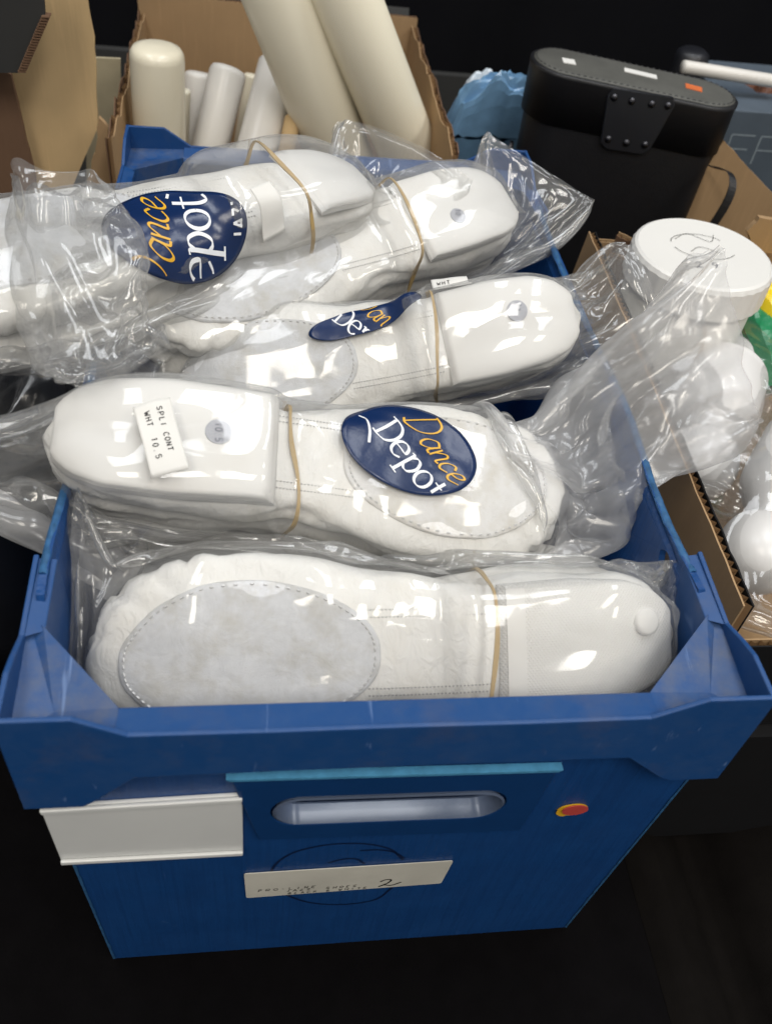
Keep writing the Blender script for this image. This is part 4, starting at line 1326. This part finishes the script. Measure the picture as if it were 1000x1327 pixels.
def pipe(label, p0, p1, r, mat, hollow=False, dome=True, cat='tube'):
    """straight tube from p0 (foot) to p1 (head)"""
    p0, p1 = np.asarray(p0, float), np.asarray(p1, float)
    L = np.linalg.norm(p1 - p0)
    if hollow: prof = [(r * .88, .004), (r * .88, L - .002), (r * .94, L), (r, L - .002), (r, .002), (r * .95, 0), (r * .88, .004)]
    elif dome: prof = [(.0001, 0), (r, 0), (r, L - r * .45), (r * .97, L - r * .26), (r * .86, L - r * .10), (r * .6, L - r * .02), (.0001, L)]
    else: prof = [(.0001, 0), (r * .96, 0), (r, .003), (r, L - .004), (r * .97, L - .001), (r * .9, L), (.0001, L)]
    V, F = lathe(prof, 40)
    o = mesh('tube', V, F, mat, None, True)
    z = nrm(p1 - p0); x = nrm(np.cross([0, 1, 0.2], z)); y = np.cross(z, x)
    o.matrix_world = Matrix([[x[i], y[i], z[i], p0[i]] for i in range(3)] + [[0, 0, 0, 1]])
    fix_normals(o)
    return tag(o, label, cat, 'tubes in the box behind the crate')

def extend(p, q, zf):
    """foot of the line q->p continued down to height zf"""
    p, q = np.asarray(p), np.asarray(q); t = (zf - p[2]) / (p[2] - q[2]); return p + (p - q) * t
def px_tube(label, lo, hi, ylo, yhi, r, mat, **k):
    a, b = at(*lo, y=ylo), at(*hi, y=yhi)
    pipe(label, extend(a, b, .03), b, r, mat, **k)
px_tube('large cream tube leaning out of the box, the left of two', (430, 175), (340, -70), .80, .74, .0375, M['tube'], hollow=True)
px_tube('large cream tube leaning out of the box, right of its twin', (527, 190), (420, -70), .80, .74, .0345, M['tube'], hollow=True)
px_tube('upright cream tube with rounded top by the left wall of the box', (207, 170), (203, 58), .76, .76, .0275, M['tube'])
px_tube('short slim tube beside the upright cream tube', (252, 172), (258, 92), .86, .88, .0165, M['tube_w'])
px_tube('white slanting tube with rounded top in the middle of the box', (274, 185), (297, 86), .80, .84, .0205, M['tube_w'])
px_tube('thin cream tube squeezed behind the upright one', (236, 172), (238, 115), .84, .84, .008, M['tube'])
px_tube('thin tube between the two slanting white tubes', (316, 160), (326, 95), .92, .93, .009, M['tube'])
px_tube('white slanting tube against the large leaning tubes', (338, 178), (362, 84), .78, .84, .0235, M['tube_w'], hollow=True)
px_tube('yellowish tube end low between the white and large tubes', (372, 190), (380, 150), .76, .78, .009, M['card_l'])

# boxes at the left edge
lb = empty('cardboard_box', loc=(0, 0, 0))
tag(lb, 'large pale cardboard box at the upper left edge beside the crate', 'box')
def traced(name, parent, pix, y, th, mat, dy=0.0, mats=None):
    """board standing at depth y whose outline is known from its corners"""
    P = [at(px, py, y=y + dy * k) for k, (px, py) in enumerate(pix)]
    n = nrm(np.cross(P[1] - P[0], P[-1] - P[0]))
    if n[1] > 0: n = -n
    m = len(P)
    V = P + [p - n * th for p in P]
    tr = tessellate_polygon([[Vector((p[0], p[2], 0)) for p in P]])
    F = [tuple(t) for t in tr] + [tuple(i + m for i in t) for t in tr] + [(i, (i + 1) % m, m + (i + 1) % m, m + i) for i in range(m)]
    return fix_normals(mesh(name, V, F, mat, parent))
def jag(pix, step=14, amp=1.5, seed=0):
    out = []; m = len(pix)
    for i in range(m):
        a, b = np.array(pix[i], float), np.array(pix[(i + 1) % m], float); k = max(1, int(np.linalg.norm(b - a) / step))
        for j in range(k):
            p = a + (b - a) * j / k
            if j: p = p + np.array([noise.noise((p[0] * .11, p[1] * .13, seed)), noise.noise((p[0] * .13, p[1] * .11, seed + 5))]) * amp
            out.append(tuple(p))
    return out
traced('side_flap', lb, jag([(60, -40), (106, -40), (122, 50), (127, 165), (102, 222), (60, 330), (30, 330), (12, 97), (28, 62)], 16, 2.0, 1), .72, .006, M['card_l'])
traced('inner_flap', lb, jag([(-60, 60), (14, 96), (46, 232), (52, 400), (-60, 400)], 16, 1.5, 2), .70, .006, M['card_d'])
traced('torn_strip', lb, jag([(128, 152), (136, 160), (152, 200), (150, 240), (112, 240), (124, 190)], 6, 4, 3), .69, .006, M['card'])
db = empty('dark_box', loc=(0, 0, 0))
tag(db, 'dark grey board box corner in the top left of the picture', 'box')
c0 = at(60, 20, y=.66)
traced('front_board', db, [(-80, -80), (52, -60), (58, 20), (26, 94), (-80, 94)], .66, .006, M['skirt'])
# fluted edge of that board
fe = MB(); k = 0
e0, e1 = at(58, 20, y=.658), at(26, 94, y=.658)
for i in range(22):
    p, q = e0 + (e1 - e0) * (i / 22), e0 + (e1 - e0) * ((i + .55) / 22)
    fe.box((min(p[0], q[0]) - .002, .656, min(p[2], q[2])), (max(p[0], q[0]) + .004, .667, max(p[2], q[2])))
tag(fe.build('fluted_edge', M['card_d'], db), kind='stuff')
bb = traced('beige_board', None, [(112, 74), (156, 76), (160, 330), (112, 330)], .86, .004, M['card_b'])
tag(bb, 'narrow beige board standing between the left box and the tube box', 'board')

# dark plastic-wrapped parcel outside the crate on the left
par = empty('wrapped_parcel', loc=at(28, 470, z=.25))
tag(par, 'black parcel wrapped in crumpled clear film left of the crate', 'parcel')
pc = at(18, 470, z=.27)
V, F = lathe([(.0001, -.26), (.09, -.26), (.1, -.2), (.1, -.06), (.085, -.02), (.05, 0), (.0001, .004)], 40)
V = [(p[0] * .62 + .006 * noise.noise((p[0] * 20, p[1] * 20, p[2] * 20)), p[1] * 1.2, p[2] + .008 * noise.noise((p[0] * 25, p[1] * 25, 3))) for p in V]
o = mesh('contents', V, F, M['dark'], par, True); o.matrix_parent_inverse = Matrix.Identity(4); o.location = Vector(pc - at(28, 470, z=.25)) + Vector((-.035, 0, 0))
def wq(x, y, z, a, b, r): return (*(at(x, y, z=z) - at(28, 470, z=.25)), a, b, r)
P = relax_film([wq(70, 395, .30, .05, .012, .2), wq(45, 425, .30, .06, .03, .1), wq(20, 470, .295, .062, .032, 0), wq(-5, 520, .29, .06, .03, 0), wq(-25, 570, .28, .06, .012, -.1)], .31, None, nu=56, nv=44, stretch=1.05, hug=0, grav=(0, 0, -.00004), steps=60, seals=(True, True), pin=(.3, .3), seed=31, jitter=.005, slack=1.1, bend=.35)
film_object('film', crease(P, .0035, 5), M['film_g'], par)

# ------------------------------------------------------------------ right-hand tray and what is in it
tag(MB().box((.238, .085, -.02), (1.05, .62, .150)).build('display_riser', M['card_k']), kind='structure')
tr = empty('cardboard_tray', loc=(0, 0, 0))
tag(tr, 'cardboard tray with black outside right of the blue crate', 'tray')
TX, TY0, TY1, TZ0, TZ1 = .2365, .094, .545, .153, .300
card_panel('left_wall_panel', tr, [(TX, TY0, TZ0), (TX + .006, TY1, TZ0), (TX + .018, TY1, TZ1), (TX - .002, TY0, TZ1)][::1], .0075, M['card_k'], M['card'], .003, 11, nseg=60)
rect_panel('front_wall_panel', tr, (TX, TY0), (1.0, TY0), TZ0, TZ1 - .045, th=.007, mat_in=M['card_k'], mat_out=M['card'], torn=.002, seed=12)
rect_panel('back_wall_panel', tr, (TX + .015, TY1), (1.0, TY1), TZ0, TZ1 - .01, th=.007, mat_in=M['card'], mat_out=M['card'], torn=.004, seed=13)
MB().box((TX + .01, TY0 + .004, TZ0), (1.0, TY1 - .004, TZ0 + .005)).build('base_panel', M['card'], tr)
# folded corner tabs at the far left corner
for k, (dx, dy, l) in enumerate(((.004, -.05, .055), (.022, -.012, .050))):
    a = np.array([TX + .012 + dx, TY1 + dy, TZ1 - .03]); b = a + np.array([l * (.75 if k else .5), l * (-.3 if k == 0 else -.55), 0.])
    card_panel('corner_tab', tr, [a, b, b + np.array([0, 0, .036]), a + np.array([0, 0, .036])], .006, M['card_d'], M['card'], .006, 20 + k)
# raised flap at the back right
traced('raised_flap', tr, jag([(868, 330), (905, 232), (938, 182), (1010, 262), (1010, 330)], 10, 2.5, 9), .66, .006, M['card'])
traced('torn_corner', tr, jag([(968, 300), (984, 282), (1012, 286), (1012, 330), (975, 325)], 6, 3, 4), .53, .006, M['card'])

# white jar
jc = at(912, 326, z=.338)
jar = empty('plastic_jar', loc=(jc[0], jc[1], .159))
tag(jar, 'round white plastic jar with ribbed screw lid and pencilled number in the tray', 'jar')
V, F = lathe([(.0001, 0), (.054, 0), (.057, .004), (.057, .143), (.055, .148), (.0001, .148)], 64)
mesh('body', V, F, M['lid_w'], jar, True)
lr = .0615; prof = [(.050, .148), (lr, .148), (lr + .0008, .150), (lr, .174), (lr - .0015, .1775), (lr - .004, .179), (lr - .008, .1788), (.0001, .1782)]
V, F = lathe(prof, 128)
V = [(x * (1 + (.010 if (.149 < z < .175 and (i % 128) % 4 < 2) else 0)), y * (1 + (.010 if (.149 < z < .175 and (i % 128) % 4 < 2) else 0)), z) for i, (x, y, z) in enumerate(V)]
lid = mesh('lid', V, F, M['lid_w'], jar, True); lid.data.set_sharp_from_angle(angle=.35)
V, F = strokes_mesh(write('2.9', .012, -.016, -.026, .62, .1), lambda u, v, l: np.array([u, v, .1793]), .0008); mesh('number', V, F, M['dark_ink'], lid)
sw = [ell(.0, .012, .026, .018, .5, 3.0, 9), ell(.004, .012, .030, .024, 3.4, 5.6, 9), [(-.02, .02), (-.005, .03), (.012, .018), (.02, .03)], [(-.012, .0), (0, .008), (.016, -.002)]]
V, F = strokes_mesh(sw, lambda u, v, l: np.array([u, v, .1792]), .00055); mesh('scribble', V, F, M['pencil'], lid)

# white round-ended bottles in bags
def bottle(label, p, d, r, L):
    prof = [(.0001, 0), (r * .5, r * .10), (r * .86, r * .45), (r, r), (r * .94, r * 1.5), (r * .66, r * 1.95), (r * .62, r * 2.2), (r * 1.15, r * 3.0), (r * 1.3, r * 3.6), (r * 1.3, L - .008), (r * 1.2, L), (.0001, L)]
    P2 = catmull([(a, b) for a, b in prof], 60); P2[:, 0] = np.maximum(P2[:, 0], .0001)
    V, F = lathe([tuple(q) for q in P2], 40)
    o = fix_normals(mesh('plastic_bottle', V, F, M['bottle'], None, True))
    z = nrm(d); x = nrm(np.cross([0, 1., .1], z)); y = np.cross(z, x)
    o.matrix_world = Matrix([[x[i], y[i], z[i], p[i]] for i in range(3)] + [[0, 0, 0, 1]])
    return tag(o, label, 'bottle', 'white bottles in the tray')
q1, q2 = at(900, 632, z=.240), at(965, 752, z=.246)
bottle('white round-ended bottle in the tray, the one farther from the crate front', q1, (.45, .85, .05), .0295, .15)
bottle('white round-ended bottle in the tray, nearest the viewer', q2, (.62, .75, .10), .0300, .16)
bottle('white bottle lying across the tray under the crumpled bag tail', at(880, 520, z=.225), (.85, .5, .02), .026, .15)
for (lab, c, hgt, seed, C) in (('clear bag over the farther white bottles in the tray', [(880, 640, .24, .05, .012, 0), (905, 580, .245, .052, .03, 0), (950, 520, .25, .055, .034, 0), (990, 470, .25, .055, .03, 0), (1040, 420, .25, .055, .01, 0)], 0, 41, .32),
                        ('clear bag round the nearest white bottle in the tray', [(948, 800, .248, .05, .010, 0), (968, 735, .25, .05, .03, 0), (1000, 665, .255, .054, .036, 0), (1040, 600, .26, .055, .034, 0), (1090, 540, .26, .055, .01, 0)], 0, 42, .31)):
    e = empty('plastic_bag', loc=at(c[1][0], c[1][1], z=c[1][2])); o0 = at(c[1][0], c[1][1], z=c[1][2])
    tag(e, lab, 'bag', 'clear bags in the tray')
    P = relax_film([(*(at(a, b, z=z) - o0), w, h, r) for a, b, z, w, h, r in c], C, None, nu=56, nv=44, stretch=1.07, hug=0, grav=(0, 0, -.00003), steps=50, seals=(True, True), pin=(.2, .3), seed=seed, jitter=.004)
    film_object('film', crease(P, .0012, seed), M['film_c'], e)
def packet(name, label, c, half, rot, mat, cat, seed, group=None):
    """crumpled soft packet"""
    n = 18; V = []; 
    for k in (1, -1):
        for i in range(n + 1):
            for j in range(n + 1):
                u, v = -1 + 2 * i / n, -1 + 2 * j / n
                b = max(0, (1 - u ** 4) * (1 - v ** 4)) ** .5
                h = half[2] * b * (1 + .5 * noise.noise((u * 2.2, v * 2.2, seed + k))) + .16 * half[2] * abs(noise.noise((u * 5, v * 5, seed * 2 + k)))
                V.append((half[0] * u * (1 + .06 * noise.noise((v * 3, seed, 0))), half[1] * v * (1 + .06 * noise.noise((u * 3, seed, 4))), k * h))
    m = (n + 1) ** 2; F = []
    for s in (0, 1):
        for i in range(n):
            for j in range(n):
                q = [s * m + i * (n + 1) + j, s * m + (i + 1) * (n + 1) + j, s * m + (i + 1) * (n + 1) + j + 1, s * m + i * (n + 1) + j + 1]
                F.append(tuple(q if s == 0 else q[::-1]))
    o = mesh(name, V, F, mat, None, False)
    o.location = tuple(c); o.rotation_euler = rot
    return tag(o, label, cat, group)
packet('yellow_packet', 'bright yellow plastic packet at the right edge beside the jar', at(1002, 395, z=.27), (.03, .05, .018), (.3, .2, .4), M['yel'], 'packet', 2)
packet('green_packet', 'dark green plastic packet at the right edge under the yellow one', at(1002, 455, z=.25), (.03, .05, .02), (.2, .3, .1), M['green'], 'packet', 3)

# ------------------------------------------------------------------ binocular case behind the tray
cz = .388
cA, cB = at(733, 86, z=cz), at(908, 124, z=cz - .008)
cc_ = (cA + cB) / 2; ax = nrm([cB[0] - cA[0], cB[1] - cA[1], 0]); yaw = math.atan2(ax[1], ax[0])
case = empty('binocular_case', loc=(cc_[0], cc_[1], 0)); case.rotation_euler = (0, 0, yaw)
tag(case, 'black leatherette binocular case with worn grey lid behind the crate', 'case')
hl = np.linalg.norm((cB - cA)[:2]) / 2
def stad_ring(h, r, z, n=20, tilt=0.0):
    return [(p[0], p[1], z - tilt * p[0]) for p in stadium((-h, 0), (h, 0), r, n)]
def ring_loft(name, rings, mat, parent, smooth=True):
    n = len(rings[0]); V = [p for r in rings for p in r]
    F = [(i * n + j, i * n + (j + 1) % n, (i + 1) * n + (j + 1) % n, (i + 1) * n + j) for i in range(len(rings) - 1) for j in range(n)]
    F += [tuple(range(n))[::-1], tuple((len(rings) - 1) * n + j for j in range(n))]
    o = fix_normals(mesh(name, V, F, mat, parent, smooth))
    return o
TL = .008 / (2 * hl) * 1.0
r0 = .0365
body = ring_loft('body', [stad_ring(hl * .86, r0 * .84, .0), stad_ring(hl * .88, r0 * .88, .004), stad_ring(hl * .97, r0 * .96, cz - .05, tilt=TL), stad_ring(hl * .97, r0 * .96, cz - .046, tilt=TL)], M['case'], case)
lid2 = ring_loft('lid', [stad_ring(hl, r0, cz - .050, tilt=TL), stad_ring(hl, r0 + .0005, cz - .006, tilt=TL), stad_ring(hl, r0 + .0012, cz - .004, tilt=TL), stad_ring(hl, r0 + .0012, cz - .001, tilt=TL), stad_ring(hl, r0 - .0008, cz, tilt=TL)], M['case'], case)
ring_loft('lid_top', [stad_ring(hl, r0 - .002, cz - .001, tilt=TL), stad_ring(hl, r0 - .003, cz + .0012, tilt=TL), stad_ring(hl, r0 - .008, cz + .002, tilt=TL)], M['case_lid'], lid2)
st = []
rr = stadium((-hl, 0), (hl, 0), r0 - .0045, 40); pts = np.array(rr + [rr[0]])
sl = np.concatenate([[0], np.cumsum(np.linalg.norm(np.diff(pts, axis=0), axis=1))])
for s_ in np.arange(0, sl[-1], .0062):
    x, y = np.interp(s_, sl, pts[:, 0]), np.interp(s_, sl, pts[:, 1]); x2, y2 = np.interp(s_ + .002, sl, pts[:, 0]), np.interp(s_ + .002, sl, pts[:, 1])
    st.append((np.array([x, y, cz + .0016 - TL * x]), np.array([x2 - x, y2 - y, 0]), np.array([0, 0, 1.])))
tag(link('lid_stitching', stitch_mesh(st, (.0022, .0006, .0008), 'lid_stitching', M['case']), None, lid2), kind='stuff')
# clasp plate on the front with six rivets
pl_ = [(-.034, -.006), (-.030, .002), (.030, .002), (.034, -.006), (.024, -.052), (.018, -.057), (-.022, -.057), (-.028, -.052)]
cx = .005
V, F = slab(pl_, [], (np.array([cx, -r0 - .0035, cz - .002]), np.array([1., 0, 0]), np.array([0, .0, 1.]), np.array([0, -1., 0])), .0042)
plate2 = bevel(fix_normals(mesh('clasp_plate', V, F, M['dark'], case)), .0012)
for (x, z) in ((-.027, -.006), (-.009, -.007), (.011, -.007), (.027, -.006), (-.021, -.047), (-.002, -.048), (.017, -.047)):
    V, F = lathe([(.0036, 0), (.0034, .0012), (.002, .0022), (.0001, .0025)], 16)
    o = mesh('rivet', V, F, M['metal'], plate2, True); o.location = (cx + x, -r0 - .0034, cz - .002 + z); o.rotation_euler = (PI / 2, 0, 0)
def lid_sticker(name, x, y, w, h, rot, mat):
    V = []
    for (a, b) in ((-w, -h), (w, -h), (w, h), (-w, h)):
        X = x + a * math.cos(rot) - b * math.sin(rot); Yv = y + a * math.sin(rot) + b * math.cos(rot); V.append((X, Yv, cz + .0026 - TL * X))
    V2 = [(a, b, c - .0007) for a, b, c in V]
    fix_normals(mesh(name, V + V2, [(0, 1, 2, 3), (7, 6, 5, 4)] + [(i, (i + 1) % 4, 4 + (i + 1) % 4, 4 + i) for i in range(4)], mat, lid2))
lid_sticker('white_sticker', -hl * .98, -.002, .0065, .0065, .1, M['paper'])
lid_sticker('paper_strip', .006, .008, .017, .0055, -.05, M['paper'])
lid_sticker('orange_sticker', hl * .86, .0, .0085, .0065, -.1, M['orange'])
# carrying strap loop at the right end
sp = catmull([(hl + r0 * .7, -.03, cz - .065), (hl + r0 + .002, -.066, cz - .055), (hl + r0 + .004, -.082, cz - .075), (hl + r0 * .75, -.086, cz - .13), (hl + r0 * .4, -.086, cz - .175), (hl + r0 * .2, -.084, cz - .165), (hl + r0 * .35, -.082, cz - .12), (hl + r0 * .05, -.078, cz - .18)], 50)
b = MB()
for i in range(len(sp) - 1):
    for_ = []
    for k in (i, i + 1):
        p = sp[k]; for_ += [p + np.array([-.004, 0, .001]), p + np.array([.004, 0, -.001]), p + np.array([.004, .0022, -.001]), p + np.array([-.004, .0022, .001])]
    b.add(for_, [(j, (j + 1) % 4, 4 + (j + 1) % 4, 4 + j) for j in range(4)])
b.build('strap', M['case'], case)
V, F = lathe([(.0065, -.002), (.0065, .002), (.0045, .002), (.0045, -.002), (.0065, -.002)], 20)
o = mesh('strap_ring', V, F, M['metal'], case, True); o.location = (-hl - r0 - .002, -.010, cz - .085); o.rotation_euler = (0, PI / 2, 0)

# ------------------------------------------------------------------ small things at the back
packet('foil_packet', 'blue shiny packet lying behind the crate left of the black case', at(640, 165, y=.80), (.055, .020, .055), (PI / 2 * .12, 0, .1), M['foil'], 'packet', 5, 'packets behind the crate')
packet('foil_packet', 'pale blue crumpled packet standing behind the crate beside the blue one', at(618, 150, y=.86), (.03, .018, .045), (.1, .2, -.2), M['foil_w'], 'packet', 8, 'packets behind the crate')
packet('foil_packet', 'small silvery packet on top of the blue packet by the black case', at(675, 122, y=.84), (.022, .014, .012), (.1, .1, .3), M['foil_w'], 'packet', 9, 'packets behind the crate')
cp = catmull([at(*p, y=.79) for p in ((628, 185), (624, 150), (630, 122), (648, 112), (668, 125), (684, 132))], 40)
V, F = tube(cp, .0016); tag(mesh('cable', V, F, M['dark'], None, True), 'thin black cable looped over the blue packets behind the crate', 'cable')
g0 = at(948, 142, y=.80)
gb = empty('grey_box', loc=(g0[0], g0[1], 0))
tag(gb, 'blue grey box with pale outlined letters at the right edge', 'box')
bevel(MB().box((0, 0, 0), (.26, .16, g0[2])).build('carton', M['greybox'], gb), .0015)
lt = []
for ch, x in (('E', .012), ('F', .050)):
    S = .05
    lt += [[(x, g0[2] - .062), (x, g0[2] - .028)], [(x, g0[2] - .028), (x + .030, g0[2] - .028)], [(x, g0[2] - .045), (x + .026, g0[2] - .045)]] + ([[(x, g0[2] - .062), (x + .030, g0[2] - .062)]] if ch == 'E' else [])
V, F = strokes_mesh(lt, lambda u, v, l: np.array([u, -.0006, v]), .0016); mesh('outlined_lettering', V, F, M['greyink'], gb)
wv, wf = [], []
a, b_ = at(884, 86, y=.845), at(1010, 106, y=.845)
b = MB(); nrm_ = nrm(b_ - a)
pipe('white flat-ended stick lying behind the lid of the black case', a, b_, .0075, M['tube_w'], dome=False, cat='stick')
bpy.context.scene.collection.objects[-1].name = 'stick'
k0 = at(890, 92, y=.90)
V, F = lathe([(.0001, .026), (.014, .026), (.0195, .022), (.021, .016), (.021, -.2), (.0001, -.2)], 32)
kn = mesh('black_flask', V, F, M['dark'], None, True); kn.location = tuple(k0)
tag(kn, 'black round-topped flask just behind the lid of the black case', 'flask')
br = packet('leather_pouch', 'brown leather pouch at the right edge above the grey box', at(988, 128, y=.88), (.03, .02, .022), (.1, 0, .2), M['brownl'], 'pouch', 12)
